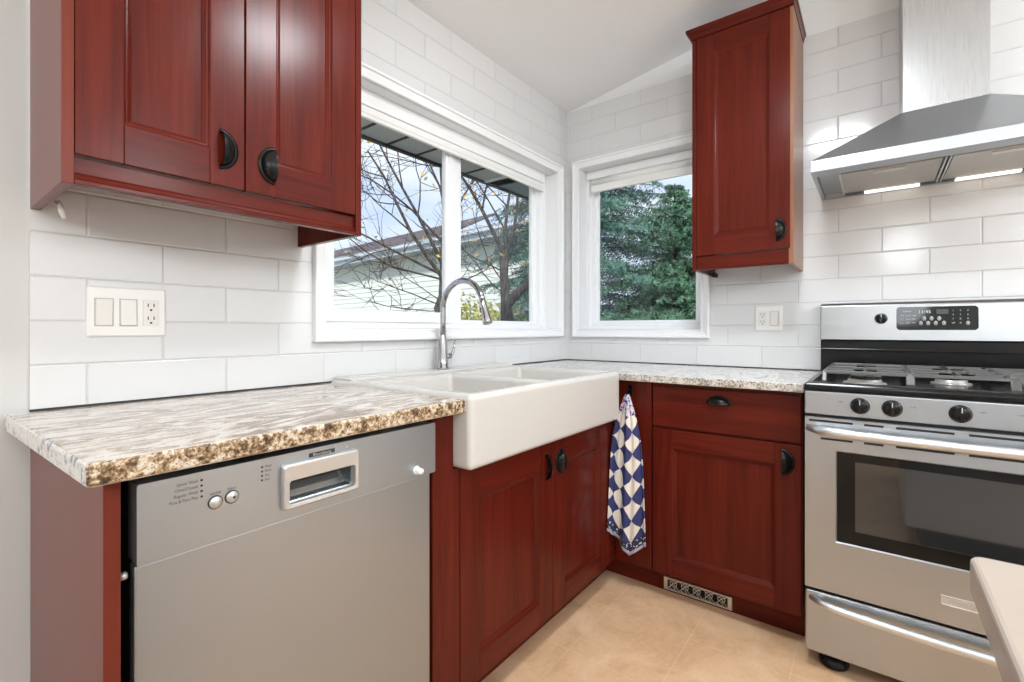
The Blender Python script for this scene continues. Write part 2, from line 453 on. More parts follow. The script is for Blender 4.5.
class MB:
    """collects shapes; T maps local (u, v, w) to world"""

    def __init__(self, T=None):
        self.v, self.f, self.m, self.s, self.uv = [], [], [], [], None
        self.T = T or (lambda p: p)

    def pts(self, ps):
        i = len(self.v)
        self.v += [tuple(self.T(tuple(p))) for p in ps]
        return i

    def face(self, idx, m=0, smooth=False):
        self.f.append(tuple(idx))
        self.m.append(m)
        self.s.append(smooth)

    def box(self, a, b, m=0, fm=None):
        """fm: optional {'-x': m, ...} materials by face"""
        (x0, y0, z0), (x1, y1, z1) = a, b
        x0, x1 = sorted((x0, x1)); y0, y1 = sorted((y0, y1)); z0, z1 = sorted((z0, z1))
        i = self.pts([(x0, y0, z0), (x1, y0, z0), (x1, y1, z0), (x0, y1, z0), (x0, y0, z1), (x1, y0, z1), (x1, y1, z1), (x0, y1, z1)])
        F = {'-z': (0, 3, 2, 1), '+z': (4, 5, 6, 7), '-y': (0, 1, 5, 4), '+x': (1, 2, 6, 5), '+y': (2, 3, 7, 6), '-x': (3, 0, 4, 7)}
        for k, q in F.items():
            self.face([i + j for j in q], (fm or {}).get(k, m))
        return self

    def loops(self, rings, m=0, smooth=False, close=True, cap0=False, cap1=False, mfun=None):
        """rings: lists of points with equal length"""
        n = len(rings[0])
        idx = [self.pts(r) for r in rings]
        for a in range(len(rings) - 1):
            for k in range(n if close else n - 1):
                j = (k + 1) % n
                self.face((idx[a] + k, idx[a] + j, idx[a + 1] + j, idx[a + 1] + k), mfun(a, k) if mfun else m, smooth)
        if cap0:
            self.face([idx[0] + k for k in range(n)][::-1], m)
        if cap1:
            self.face([idx[-1] + k for k in range(n)], m)
        return self

    def prism(self, poly, axis, a0, a1, m=0, smooth=False):
        """poly: 2-D points in the plane of the other two axes"""
        def P(p, a):
            return {'x': (a, p[0], p[1]), 'y': (p[0], a, p[1]), 'z': (p[0], p[1], a)}[axis]
        self.loops([[P(p, a0) for p in poly], [P(p, a1) for p in poly]], m, smooth, True, True, True)
        return self

    def frame(self, u0, u1, v0, v1, prof, m=0, fill=None, mats=None):
        """rectangular ring moulding: prof = [(inset, w), ...]; fill = material of the closing face"""
        rings = [[(u0 + i, v0 + i, w), (u1 - i, v0 + i, w), (u1 - i, v1 - i, w), (u0 + i, v1 - i, w)] for i, w in prof]
        self.loops(rings, m, False, True, mfun=(lambda a, k: mats[k]) if mats else None)
        if fill is not None:
            j = self.pts(rings[-1])
            self.face((j, j + 1, j + 2, j + 3), fill)
        return self

    def tube(self, path, r, n=10, m=0, caps=True, smooth=True):
        path = [Vector(p) for p in path]
        if not isinstance(r, (list, tuple)):
            r = [r] * len(path)
        t0 = (path[1] - path[0]).normalized()
        up = Vector((0, 0, 1)) if abs(t0.z) < 0.9 else Vector((1, 0, 0))
        nrm = t0.cross(up).normalized()
        rings = []
        for i, p in enumerate(path):
            t = (path[min(i + 1, len(path) - 1)] - path[max(i - 1, 0)]).normalized()
            nrm = (nrm - t * nrm.dot(t)).normalized()
            bn = t.cross(nrm)
            rings.append([tuple(p + (nrm * math.cos(2 * math.pi * k / n) + bn * math.sin(2 * math.pi * k / n)) * r[i]) for k in range(n)])
        self.loops(rings, m, smooth, True, caps, caps)
        return self

    def lathe(self, prof, c, axis, n=24, m=0, smooth=True, caps=True, sx=1.0):
        """prof: [(radius, height along axis)]"""
        if isinstance(axis, str):
            axis = {'x': (1, 0, 0), 'y': (0, 1, 0), 'z': (0, 0, 1)}[axis]
        ax = Vector(axis)
        up = Vector((0, 0, 1)) if abs(ax.z) < 0.9 else Vector((1, 0, 0))
        e1 = ax.cross(up).normalized()
        e2 = ax.cross(e1)
        c = Vector(c)
        rings = [[tuple(c + ax * h + (e1 * math.cos(2 * math.pi * k / n) * sx + e2 * math.sin(2 * math.pi * k / n)) * rr) for k in range(n)] for rr, h in prof]
        self.loops(rings, m, smooth, True, caps, caps)
        return self

    def build(self, name, mats, parent=None, bevel=0.0, seg=2, recalc=True, ang=35, solid=0.0):
        if not isinstance(mats, (list, tuple)):
            mats = [mats]
        off = parent_loc(parent)
        me = bpy.data.meshes.new(name)
        me.from_pydata([(x - off[0], y - off[1], z - off[2]) for x, y, z in self.v], [], self.f)
        for mm in mats:
            me.materials.append(mm)
        for p, mi, sm in zip(me.polygons, self.m, self.s):
            p.material_index = mi
            p.use_smooth = sm
        if self.uv is not None:
            lay = me.uv_layers.new(name='UVMap')
            for lp in me.loops:
                lay.data[lp.index].uv = self.uv[lp.vertex_index]
        if recalc:
            bm = bmesh.new()
            bm.from_mesh(me)
            bmesh.ops.recalc_face_normals(bm, faces=bm.faces[:])
            bm.to_mesh(me)
            bm.free()
        o = bpy.data.objects.new(name, me)
        COL.objects.link(o)
        if parent is not None:
            o.parent = parent
        if solid:
            md = o.modifiers.new('solid', 'SOLIDIFY')
            md.thickness = solid
            md.offset = 0
        if bevel > 0:
            md = o.modifiers.new('bevel', 'BEVEL')
            md.width = bevel
            md.segments = seg
            md.limit_method = 'ANGLE'
            md.angle_limit = math.radians(ang)
            md.harden_normals = False
        return o


def parent_loc(p):
    v = Vector((0, 0, 0))
    while p is not None:
        v = v + p.location
        p = p.parent
    return v


def tag(o, label=None, cat=None, group=None, kind=None):
    if label:
        o['label'] = label
    if cat:
        o['category'] = cat
    if group:
        o['group'] = group
    if kind:
        o['kind'] = kind
    return o


def thing(name, loc, label, cat, group=None):
    o = bpy.data.objects.new(name, None)
    o.empty_display_size = 0.05
    COL.objects.link(o)
    o.location = loc
    return tag(o, label, cat, group)


def structure(name, loc=(0, 0, 0), label=None):
    o = bpy.data.objects.new(name, None)
    o.empty_display_size = 0.05
    COL.objects.link(o)
    o.location = loc
    return tag(o, label, None, None, 'structure')


def lettering(text, T, u, v, w, size, m, parent, name='lettering', align='LEFT', sx=1.0, depth=0.0003):
    """flat raised lettering laid at (u, v, w) of frame T"""
    cu = bpy.data.curves.new(name, 'FONT')
    cu.body = text
    cu.size = size
    cu.align_x = align
    cu.align_y = 'CENTER'
    cu.resolution_u = 2
    tmp = bpy.data.objects.new(name, cu)
    COL.objects.link(tmp)
    dg = bpy.context.evaluated_depsgraph_get()
    dg.update()
    me = bpy.data.meshes.new_from_object(tmp.evaluated_get(dg))
    bpy.data.objects.remove(tmp)
    off = parent_loc(parent)
    for vert in me.vertices:
        p = Vector(T((u + vert.co.x * sx, v + vert.co.y, w + depth)))
        vert.co = p - off
    me.materials.clear()
    me.materials.append(m)
    me.name = name
    o = bpy.data.objects.new(name, me)
    COL.objects.link(o)
    o.parent = parent
    return o


def rrect(u0, u1, v0, v1, r, n=5):
    out = []
    for cx, cy, a0 in ((u1 - r, v0 + r, -90), (u1 - r, v1 - r, 0), (u0 + r, v1 - r, 90), (u0 + r, v0 + r, 180)):
        for k in range(n + 1):
            a = math.radians(a0 + 90 * k / n)
            out.append((cx + r * math.cos(a), cy + r * math.sin(a)))
    return out


def face_left(yf):          # surfaces that look into the room from the window wall: u = x, v = z, w = out of the wall
    return lambda p: (p[0], yf - p[2], p[1])


def face_right(xf):         # surfaces on the range wall: u = -y, v = z, w = out of the wall
    return lambda p: (xf - p[2], -p[0], p[1])


# ------------------------------------------------------------------ cabinet parts


def cabinet_door(T, u0, u1, v0, v1, parent, mats, name='door', stile=0.072, rail=0.078, t=0.020, rail_b=None):
    """framed door; mats = (upright grain, level grain)"""
    rb = rail_b or rail
    b = MB(T)
    e = 0.0
    b.box((u0, v0, e), (u0 + stile, v1, t), 0)
    b.box((u1 - stile, v0, e), (u1, v1, t), 0)
    b.box((u0 + stile + .0004, v0, e), (u1 - stile - .0004, v0 + rb, t), 1)
    b.box((u0 + stile + .0004, v1 - rail, e), (u1 - stile - .0004, v1, t), 1)
    ou0, ou1, ov0, ov1 = u0 + stile, u1 - stile, v0 + rb, v1 - rail
    b.frame(ou0, ou1, ov0, ov1, [(-0.001, t - 0.0006), (0.0015, t - 0.0018), (0.003, t - 0.0052), (0.0065, t - 0.0052), (0.0085, t - 0.0075), (0.014, t - 0.0105), (0.0145, t - 0.012)], 0, 0, (1, 0, 1, 0))
    return b.build(name, mats, parent, bevel=0.0013, seg=2)


def slab_front(T, u0, u1, v0, v1, parent, m, name='drawer', t=0.020):
    b = MB(T)
    b.box((u0, v0, 0), (u1, v1, t))
    return b.build(name, m, parent, bevel=0.0025, seg=3)


def cup_pull(T, u, v, w, dome, parent, half=0.040, reach=0.032, depth=0.024, name='handle'):
    """half-moon pull; dome = direction ('+u','-u','+v') the closed side bulges to"""
    D = {'+u': (1, 0), '-u': (-1, 0), '+v': (0, 1)}[dome]
    A = (-D[1], D[0])
    b = MB(T)
    na, nb = 20, 7
    for off in (0.0, 0.0022):
        rings = []
        for j in range(nb + 1):
            be = math.radians(86) * j / nb
            ring = []
            for k in range(na + 1):
                a = math.pi * k / na
                ca, sa = math.cos(a), math.sin(a)
                h, r, d = half - off, reach - off, depth - off
                p = (ca * h, sa * math.cos(be) * r, max(0.0, (sa ** 0.8) * math.sin(be)) * d)
                ring.append((u + A[0] * p[0] + D[0] * p[1], v + A[1] * p[0] + D[1] * p[1], w + p[2] + 0.001))
            rings.append(ring)
        b.loops(rings, 0, True, False)
    # thin base flange following the half-moon
    n = 24
    out, inn = [], []
    for k in range(n + 1):
        a = math.pi * k / n
        for lst, rr in ((out, 1.14), (inn, 0.9)):
            p = (math.cos(a) * half * rr, math.sin(a) * reach * (1.22 if rr > 1 else 0.9))
            lst.append((u + A[0] * p[0] + D[0] * p[1], v + A[1] * p[0] + D[1] * p[1]))
    b.loops([[(x, y, w) for x, y in out], [(x, y, w + 0.0030) for x, y in out], [(x, y, w + 0.0040) for x, y in inn], [(x, y, w) for x, y in inn]], 0, True, False)
    return b.build(name, KNOBM, parent, recalc=False)


# ------------------------------------------------------------------ the room
XB, YF = -5.4, -5.0           # far ends of the room behind the camera
SL = 0.165                    # the ceiling rises away from the window wall
ZC = 2.4165


def ceil_z(y):
    return ZC - SL * y


b = MB()
b.box((XB, YF, -0.05), (0.16, 0.16, 0.0))
tag(b.build('floor', FLOORM), 'tan stone-look vinyl tile floor', kind='structure')

b = MB()
b.prism([(0.3, ceil_z(0.3)), (YF - 0.2, ceil_z(YF - 0.2)), (YF - 0.2, ceil_z(YF - 0.2) + 0.1), (0.3, ceil_z(0.3) + 0.1)], 'x', XB - 0.2, 0.3)
tag(b.build('ceiling', CEIL), 'white stippled ceiling sloping up from the window wall', kind='structure')

# window wall (y = 0) with its opening
WLx0, WLx1, WLz0, WLz1 = -1.600, -0.120, 1.100, 2.016
WRy0, WRy1, WRz0, WRz1 = 0.091, 0.788, 1.098, 2.052      # u = -y


def wall_with_hole(name, T, U0, U1, V1, hole, m, label, w0, w1):
    u0, u1, v0, v1 = hole
    b = MB(T)
    b.box((U0, 0, w0), (u0, V1, w1))
    b.box((u1, 0, w0), (U1, V1, w1))
    b.box((u0, 0, w0), (u1, v0, w1))
    b.box((u0, v1, w0), (u1, V1, w1))
    return tag(b.build(name, m), label, kind='structure')


TL, TR = face_left(0.0), face_right(0.0)
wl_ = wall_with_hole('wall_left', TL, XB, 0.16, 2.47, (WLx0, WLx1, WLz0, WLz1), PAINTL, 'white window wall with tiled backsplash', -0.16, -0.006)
wr_ = wall_with_hole('wall_right', TR, -0.16, -YF, 2.41, (WRy0, WRy1, WRz0, WRz1), PAINT, 'white range wall with subway tile', -0.16, -0.006)
b = MB()
b.prism([(0.16, 2.40), (YF, 2.40), (YF, ceil_z(YF) + 0.03), (0.16, ceil_z(0.16) + 0.03)], 'x', 0.006, 0.16)
b.build('gable', PAINT, wr_)


def tile_field(T, U0, U1, V0, V1, hole, m, parent):
    u0, u1, v0, v1 = hole
    b = MB(T)
    w0, w1 = -0.007, 0.0
    b.box((U0, V0, w0), (u0, V1, w1))
    b.box((u1, V0, w0), (U1, V1, w1))
    b.box((u0, V0, w0), (u1, v0, w1))
    b.box((u0, v1, w0), (u1, V1, w1))
    return b.build('tile_backsplash', m, parent)


tile_field(TL, -2.3114, 0.0, 0.9190, ZC + 0.02, (WLx0, WLx1, WLz0, WLz1), TILE_L, wl_)
tile_field(TR, 0.0, 2.9, 0.9178, 2.412, (WRy0, WRy1, WRz0, WRz1), TILE_R, wr_)

CAULK = mat('dark_caulk_line', (0.06, 0.055, 0.05), 0.7)
for T_, a_, z_, w_ in ((TL, (-2.3114, -0.0), 0.9188, wl_), (TR, (0.0, 1.30), 0.9176, wr_)):
    b = MB(T_)
    b.box((a_[0], 0.895, -0.0065), (a_[1], z_, -0.0035))
    b.build('caulk_line', CAULK, w_)
b = MB()
b.box((XB - 0.12, YF, 0), (XB, 0.0, 3.4))
tag(b.build('wall_back', PAINT), 'white wall behind the camera', kind='structure')
b = MB()
b.box((XB - 0.12, YF - 0.12, 0), (0.16, YF, 3.4))
tag(b.build('wall_front', PAINT), 'white wall across the room', kind='structure')

CASING = [(0.0, 0.0), (0.0, 0.022), (0.004, 0.025), (0.011, 0.025), (0.014, 0.018), (0.034, 0.013), (0.038, 0.015), (0.044, 0.012), (0.046, 0.0), (0.046, -0.004)]


def window(name, T, cas, hole, glass_panes, w_frame, w_glass, label):
    """cas / hole rectangles (u0,u1,v0,v1); panes: list of glass rectangles"""
    s = structure(name, T(((hole[0] + hole[1]) / 2, hole[2], 0)), label)
    b = MB(T)
    b.frame(*cas, CASING)
    b.build('casing', TRIM, s, bevel=0.0008)
    # liner of the opening
    b = MB(T)
    g = 0.0015
    u0, u1, v0, v1 = hole
    b.frame(u0, u1, v0, v1, [(g, 0.0012), (g + 0.0, -0.17), (-0.006, -0.17), (-0.006, 0.001)])
    b.build('jamb', TRIM, s)
    # vinyl frame
    b = MB(T)
    us = sorted({hole[0]} | {hole[1]})
    b.frame(u0, u1, v0, v1, [(0.0, -w_frame), (0.020, -w_frame), (0.022, -w_frame - 0.010), (0.030, -w_frame - 0.014), (0.030, -w_glass - 0.03), (0.0, -w_glass - 0.03)])
    b.build('frame', VINYL, s, bevel=0.0015)
    return s


# left (sliding) window
w1 = window('window_1', TL, (-1.6455, -0.0725, 1.0550, 2.0620), (WLx0, WLx1, WLz0, WLz1), None, 0.080, 0.12, 'white two-pane sliding window over the sink')
for (u0, u1, v0, v1, w, gi) in ((-1.572, -0.892, 1.128, 1.990, -0.088, 'a'), (-0.895, -0.150, 1.118, 1.990, -0.100, 'b')):
    gl = (-1.500, -0.932, 1.176) if gi == 'a' else (-0.812, -0.212, 1.144)
    b = MB(TL)
    o0, o1, ob, ot = gl[0] - u0, u1 - gl[1], gl[2] - v0, 0.042
    rings = []
    for f, ww in ((0, w), (0.0, w - 0.0), (0.62, w), (0.66, w - 0.006), (0.93, w - 0.008), (1.0, w - 0.016), (1.0, w - 0.034), (0, w - 0.034)):
        rings.append([(u0 + o0 * f, v0 + ob * f, ww), (u1 - o1 * f, v0 + ob * f, ww), (u1 - o1 * f, v1 - ot * f, ww), (u0 + o0 * f, v1 - ot * f, ww)])
    b.loops(rings)
    b.build('sash', VINYL, w1, bevel=0.001)
    b = MB(TL)
    b.box((gl[0] - 0.004, gl[2] - 0.004, w - 0.022), (gl[1] + 0.004, v1 - ot + 0.004, w - 0.019))
    b.build('glass', GLASS, w1)

# right (fixed) window
w2 = window('window_2', TR, (0.0450, 0.8315, 1.0530, 2.0970), (WRy0, WRy1, WRz0, WRz1), None, 0.075, 0.12, 'white single-pane window facing the spruce trees')
b = MB(TR)
u0, u1, v0, v1 = 0.118, 0.762, 1.122, 2.020
rings = []
for f, ww in ((0, -0.092), (0.55, -0.092), (0.6, -0.100), (1.0, -0.106), (1.0, -0.128), (0, -0.128)):
    rings.append([(u0 + 0.040 * f, v0 + 0.028 * f, ww), (u1 - 0.032 * f, v0 + 0.028 * f, ww), (u1 - 0.032 * f, v1 - 0.04 * f, ww), (u0 + 0.040 * f, v1 - 0.04 * f, ww)])
b.loops(rings)
b.build('sash', VINYL, w2, bevel=0.001)
b = MB(TR)
b.box((0.154, 1.146, -0.119), (0.734, 1.984, -0.116))
b.build('glass', GLASS, w2)

# blinds rolled up in the window heads
bl = thing('roller_blind', (-0.86, 0.05, 2.0), 'white roller blind rolled up at the top of the two-pane window over the sink', 'blind')
b = MB(TL)
b.box((-1.594, 1.955, -0.076), (-0.160, 2.0155, -0.052))
b.build('cassette', TRIM, bl, bevel=0.004)
b = MB(TL)
b.box((-1.590, 1.925, -0.072), (-0.168, 1.9545, -0.058))
b.build('fabric', BLIND, bl, bevel=0.004)
b = MB(TL)
b.box((-1.590, 1.908, -0.074), (-0.168, 1.9245, -0.056))
b.build('bottom_bar', PLASTIC, bl, bevel=0.004)
bl = thing('roller_blind', (0.05, -0.43, 2.0), 'white roller blind rolled up at the top of the single-pane window with the spruce view', 'blind')
b = MB(TR)
b.box((0.096, 1.998, -0.074), (0.782, 2.0505, -0.062))
b.build('cassette', TRIM, bl, bevel=0.006)
b = MB(TR)
b.lathe([(0.022, 0.146), (0.022, 0.738)], (0, 1.972, -0.056), 'x', 20)
b.build('fabric_roll', BLIND, bl)
b = MB(TR)
b.box((0.144, 1.912, -0.058), (0.740, 1.955, -0.040))
b.build('bottom_bar', PLASTIC, bl, bevel=0.004)

# ------------------------------------------------------------------ left wall cabinet
FY = -0.32
TLU = face_left(FY + 0.020)
uc = thing('wall_cabinet', (-1.995, 0, 1.363), 'double-door cherry wall cabinet with two half-moon pulls above the dishwasher counter', 'cabinet')
b = MB()
b.box((-2.2925, -0.298, 1.440), (-1.6975, -0.001, 2.372))
b.build('carcass', VENEER, uc)
for x0, nm in ((-2.3110, 'side_panel'), (-1.6965, 'side_panel')):
    b = MB()
    b.box((x0, FY, 1.3645), (x0 + 0.0175, -0.001, 2.372))
    b.build(nm, WZ if x0 > -2 else VENEER, uc, bevel=0.001)
dl = cabinet_door(TLU, -2.2925, -1.9965, 1.4215, 2.368, uc, (WZ, WX))
cup_pull(TLU, -2.0500, 1.5035, 0.0205, '+u', dl)
dr = cabinet_door(TLU, -1.9935, -1.6985, 1.4215, 2.368, uc, (WZ, WX))
cup_pull(TLU, -1.9275, 1.4960, 0.0205, '-u', dr)
b = MB()      # moulded light rail under the doors
b.prism([(-0.300, 1.4175), (-0.300, 1.366), (-0.320, 1.366), (-0.320, 1.374), (-0.316, 1.377), (-0.313, 1.384), (-0.309, 1.3885), (-0.309, 1.4175)], 'x', -2.2930, -1.6970)
b.build('light_rail', WX, uc, bevel=0.0008)
b = MB()
b.tube([(-2.281, -0.10, 1.372), (-2.278, -0.102, 1.365), (-2.276, -0.106, 1.352), (-2.2735, -0.110, 1.336)], [0.003, 0.004, 0.0065, 0.0040], 10)
b.tube([(-2.2870, -0.10, 1.371), (-2.281, -0.104, 1.360), (-2.277, -0.110, 1.353)], 0.0016, 6)
tag(b.build('cable_clip', CLEAR, uc), 'clear plastic clip')

# ------------------------------------------------------------------ right wall cabinet
FX = -0.325
TRU = face_right(FX + 0.020)
rc = thing('wall_cabinet', (0, -1.04, 1.36), 'narrow single-door cherry wall cabinet with crown beside the range hood', 'cabinet')
b = MB()
b.box((-0.303, -1.2285, 1.422), (-0.001, -0.8435, 2.385))
b.build('carcass', VENEER, rc)
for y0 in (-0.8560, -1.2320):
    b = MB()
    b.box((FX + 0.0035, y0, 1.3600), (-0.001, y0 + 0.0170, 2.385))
    b.build('side_panel', WZ if y0 > -1 else SIDEGLARE, rc, bevel=0.001)
d = cabinet_door(TRU, 0.8590, 1.2205, 1.4230, 2.384, rc, (WZ, WY), stile=0.074, rail=0.075, rail_b=0.085)
cup_pull(TRU, 1.1720, 1.5000, 0.0205, '+u', d, 0.042, 0.030)
b = MB(TRU)
b.prism([(1.419, 0.0), (1.3600, 0.0), (1.3600, 0.013), (1.364, 0.0165), (1.370, 0.0115), (1.419, 0.0115)], 'x', 0.8570, 1.2150)
b.build('light_rail', WY, rc, bevel=0.0008)
b = MB()      # crown, mitred at the corners
prof = [(0.0, 2.386), (0.004, 2.388), (0.007, 2.396), (0.014, 2.408), (0.021, 2.413), (0.021, 2.426), (0.0, 2.426)]
rings = []
for o_, z_ in prof:
    rings.append([(-0.001, -0.8390 + o_, z_), (-0.3270 - o_, -0.8390 + o_, z_), (-0.3270 - o_, -1.2320 - o_ * 0.55, z_), (-0.001, -1.2320 - o_ * 0.55, z_)])
b.loops(rings, cap0=True, cap1=True)
b.build('crown', WY, rc, bevel=0.0008)
b = MB()
b.box((-0.08, -0.873, 1.352), (-0.02, -0.857, 1.3725))
b.build('hanging_rail_end', DARKWOOD, rc, bevel=0.001)

# ------------------------------------------------------------------ left base run: end panel, dishwasher, filler, sink cabinet
BY = -0.600
b = MB()
b.box((-2.3110, BY, 0.0), (-2.2905, -0.003, 0.8785))
tag(b.build('cabinet_end_panel', [VENEER], None, bevel=0.001), 'cherry end panel standing left of the dishwasher under the counter overhang', 'panel')

dw = thing('dishwasher', (-1.98, -0.3, 0.0), 'stainless steel dishwasher with control strip and pocket handle under the streaked counter', 'dishwasher')
DWX0, DWX1 = -2.2750, -1.6770
b = MB()
b.box((DWX0 + 0.003, -0.575, 0.10), (DWX1 - 0.003, -0.02, 0.866))
b.build('tub', BLACK, dw)
b = MB()
b.box((DWX0 + 0.02, -0.53, 0.0), (DWX1 - 0.02, -0.10, 0.11))
b.build('base', BLACK, dw)
b = MB()
b.box((DWX0, -0.603, 0.115), (DWX1, -0.575, 0.738))
b.build('door_panel', ST_X, dw, bevel=0.003, seg=3)
TD = face_left(-0.575)
b = MB()      # control strip, leaning very slightly, with a pocket cut for the handle
pw = 0.047
pk = (-2.052, -1.914, 0.776, 0.838)
u0, u1, v0, v1 = DWX0 - 0.002, DWX1 + 0.000, 0.744, 0.866
bb = MB(TD)
us, vs = [u0, pk[0], pk[1], u1], [v0, pk[2], pk[3], v1]
for i in range(3):
    for j in range(3):
        if i == 1 and j == 1:
            continue
        k = bb.pts([(us[i], vs[j], pw), (us[i + 1], vs[j], pw), (us[i + 1], vs[j + 1], pw), (us[i], vs[j + 1], pw)])
        bb.face((k, k + 1, k + 2, k + 3))
bb.loops([[(u0, v0, pw), (u1, v0, pw), (u1, v1, pw), (u0, v1, pw)], [(u0, v0, 0.0), (u1, v0, 0.0), (u1, v1, 0.0), (u0, v1, 0.0)]], cap1=True)
bb.loops([[(a, c, pw) for a, c in ((pk[0], pk[2]), (pk[1], pk[2]), (pk[1], pk[3]), (pk[0], pk[3]))], [(a, c, 0.008) for a, c in ((pk[0], pk[2]), (pk[1], pk[2]), (pk[1], pk[3]), (pk[0], pk[3]))]], cap1=True)
bm_obj = bb.build('control_panel', ST_X, dw, recalc=False)
bmx = bmesh.new(); bmx.from_mesh(bm_obj.data); bmesh.ops.remove_doubles(bmx, verts=bmx.verts[:], dist=1e-5); bmesh.ops.recalc_face_normals(bmx, faces=bmx.faces[:]); bmx.to_mesh(bm_obj.data); bmx.free()
md = bm_obj.modifiers.new('bevel', 'BEVEL'); md.width = 0.0040; md.segments = 3; md.limit_method = 'ANGLE'
# pocket handle: raised surround, sloping top lip and dark recess
b = MB(TD)
ru = rrect(-2.063, -1.904, 0.764, 0.848, 0.006)
ri = rrect(-2.052, -1.913, 0.7735, 0.8170, 0.006)
rings = [[(x, z, pw - 0.001) for x, z in ru], [(x, z, pw + 0.010) for x, z in ru]]
rings.append([(x + (0.002 if x < -1.98 else -0.002), z + (0.003 if z < 0.8 else -0.003), pw + 0.0135) for x, z in ru])
rings.append([(x, z, pw + 0.0125) for x, z in ri])
rings.append([(x, z, pw - 0.022) for x, z in ri])
b.loops(rings, 0, False)
# shaded grip lip hanging over the pocket and the back of the pocket
b.loops([[(-2.052, 0.7735, pw - 0.022), (-2.052, 0.788, pw - 0.026), (-2.052, 0.803, pw - 0.020), (-2.052, 0.817, pw + 0.002)], [(-1.913, 0.7735, pw - 0.022), (-1.913, 0.788, pw - 0.026), (-1.913, 0.803, pw - 0.020), (-1.913, 0.817, pw + 0.002)]], 1, True, False)
hd = b.build('pocket_handle', [SILVER, POCKET], dw, bevel=0.0012, recalc=False)
for x, z in ((-2.172, 0.811), (-2.1465, 0.813)):
    b = MB(TD)
    b.lathe([(0.0112, -0.002), (0.0112, 0.0015), (0.0100, 0.0018)], (x, z, pw), 'z', 22)
    b.build('button_bezel', LETTER_D, dw)
for x, z in ((-2.172, 0.811), (-2.1465, 0.813)):
    b = MB(TD)
    b.lathe([(0.0096, -0.001), (0.0096, 0.003), (0.0085, 0.0046), (0.0, 0.0050)], (x, z, pw), 'z', 22, caps=False)
    bt = b.build('button', SILVER, dw)
b = MB(TD)
b.lathe([(0.0022, 0.0045), (0.0022, 0.0054), (0.0, 0.0055)], (-2.1445, 0.8125, pw), 'z', 10, caps=False)
b.build('button_mark', LETTER_D, bt)
b = MB(TD)
b.lathe([(0.0105, -0.001), (0.0105, 0.0015), (0.009, 0.003)], (-1.7375, 0.7615, pw), 'z', 20)
b.lathe([(0.0072, 0.002), (0.0072, 0.016), (0.0062, 0.019), (0.0, 0.020)], (-1.7375, 0.7615, pw), 'z', 20, caps=False)
tag(b.build('door_latch_knob', PLASTIC, dw), 'small white knob')
for i in range(4):
    for x, z in ((-2.192, 0.8525 - 0.0088 * i), (-2.0965, 0.8515 - 0.0078 * i)):
        b = MB(TD)
        b.lathe([(0.0018, 0), (0.0018, 0.0008), (0.0, 0.0009)], (x, z, pw), 'z', 10, caps=False)
        b.build('indicator_light', LETTER_D, dw)
for i, t in enumerate(('Quick Wash', 'China/Crystal', 'Regular Wash', 'Pots & Pans Plus')):
    lettering(t, TD, -2.197, 0.8525 - 0.0088 * i, pw, 0.0072, LETTER_D, dw, align='RIGHT', sx=0.82)
for i, t in enumerate(('Wash', 'Rinse', 'Dry', 'End')):
    lettering(t, TD, -2.0915, 0.8515 - 0.0078 * i, pw, 0.0062, LETTER_D, dw, sx=0.85)
lettering('On/Off', TD, -2.172, 0.8255, pw, 0.0058, LETTER_D, dw, align='CENTER')
lettering('Select', TD, -2.1465, 0.8275, pw, 0.0058, LETTER_D, dw, align='CENTER')
b = MB(TD)
b.box((-2.0085, 0.8495, pw - 0.0005), (-1.953, 0.8575, pw + 0.0007))
bd = b.build('badge', LETTER_D, dw)
lettering('Blomberg', TD, -1.981, 0.8533, pw + 0.0008, 0.0086, SILVER, bd, align='CENTER', sx=1.15)
b = MB(TD)
b.lathe([(0.0022, 0), (0.0022, 0.0008), (0.0, 0.0009)], (-1.925, 0.8545, pw), 'z', 10, caps=False)
b.build('power_light', LETTER_L, dw)
b = MB()
b.lathe([(0.006, 0), (0.006, 0.008), (0.004, 0.010)], (-2.2905, -0.59, 0.725), 'x', 12)
b.build('side_screw', SILVER, dw)

b = MB()
b.prism([(-1.6650, 0.0), (-1.5675, 0.0), (-1.5675, 0.7255), (-1.5915, 0.7255), (-1.5915, 0.8785), (-1.6650, 0.8785)], 'y', BY, -0.003)
tag(b.build('filler_panel', [WZ], None, bevel=0.001), 'upright cherry filler between the dishwasher and the sink cabinet', 'panel')

sc_ = thing('sink_cabinet', (-1.11, -0.3, 0.0), 'cherry base cabinet with two framed doors under the white apron sink', 'cabinet')
b = MB()
b.box((-1.5665, -0.578, 0.105), (-0.603, -0.003, 0.720))
b.build('carcass', VENEER, sc_)
b = MB()
b.box((-1.5665, -0.515, 0.0), (-0.508, -0.495, 0.104))
b.build('toe_kick', WX, sc_)
TB = face_left(BY + 0.020)
dl = cabinet_door(TB, -1.5640, -1.1015, 0.107, 0.7185, sc_, (WZ, WX), stile=0.080, rail=0.095, rail_b=0.072)
cup_pull(TB, -1.1480, 0.6275, 0.0205, '+u', dl)
dr = cabinet_door(TB, -1.0985, -0.6680, 0.107, 0.7185, sc_, (WZ, WX), stile=0.080, rail=0.095, rail_b=0.072)
cup_pull(TB, -1.0440, 0.6300, 0.0205, '-u', dr)
b = MB()
b.box((-0.6660, BY + 0.002, 0.107), (-0.6010, -0.578, 0.7185))
b.build('corner_stile', WZ, sc_, bevel=0.001)

# ------------------------------------------------------------------ right base run
BX = -0.600
TBR = face_right(BX + 0.020)
cf = thing('corner_filler', (-0.59, -0.68, 0.0), 'plain cherry corner filler behind the hanging towel', 'panel')
b = MB()
b.box((BX, -0.7590, 0.107), (BX + 0.022, -0.6010, 0.8835))
b.build('face', WZ, cf, bevel=0.001)
b = MB()
b.box((-0.515, -0.7590, 0.0), (-0.497, -0.5155, 0.107))
b.build('toe_kick', WY, cf)

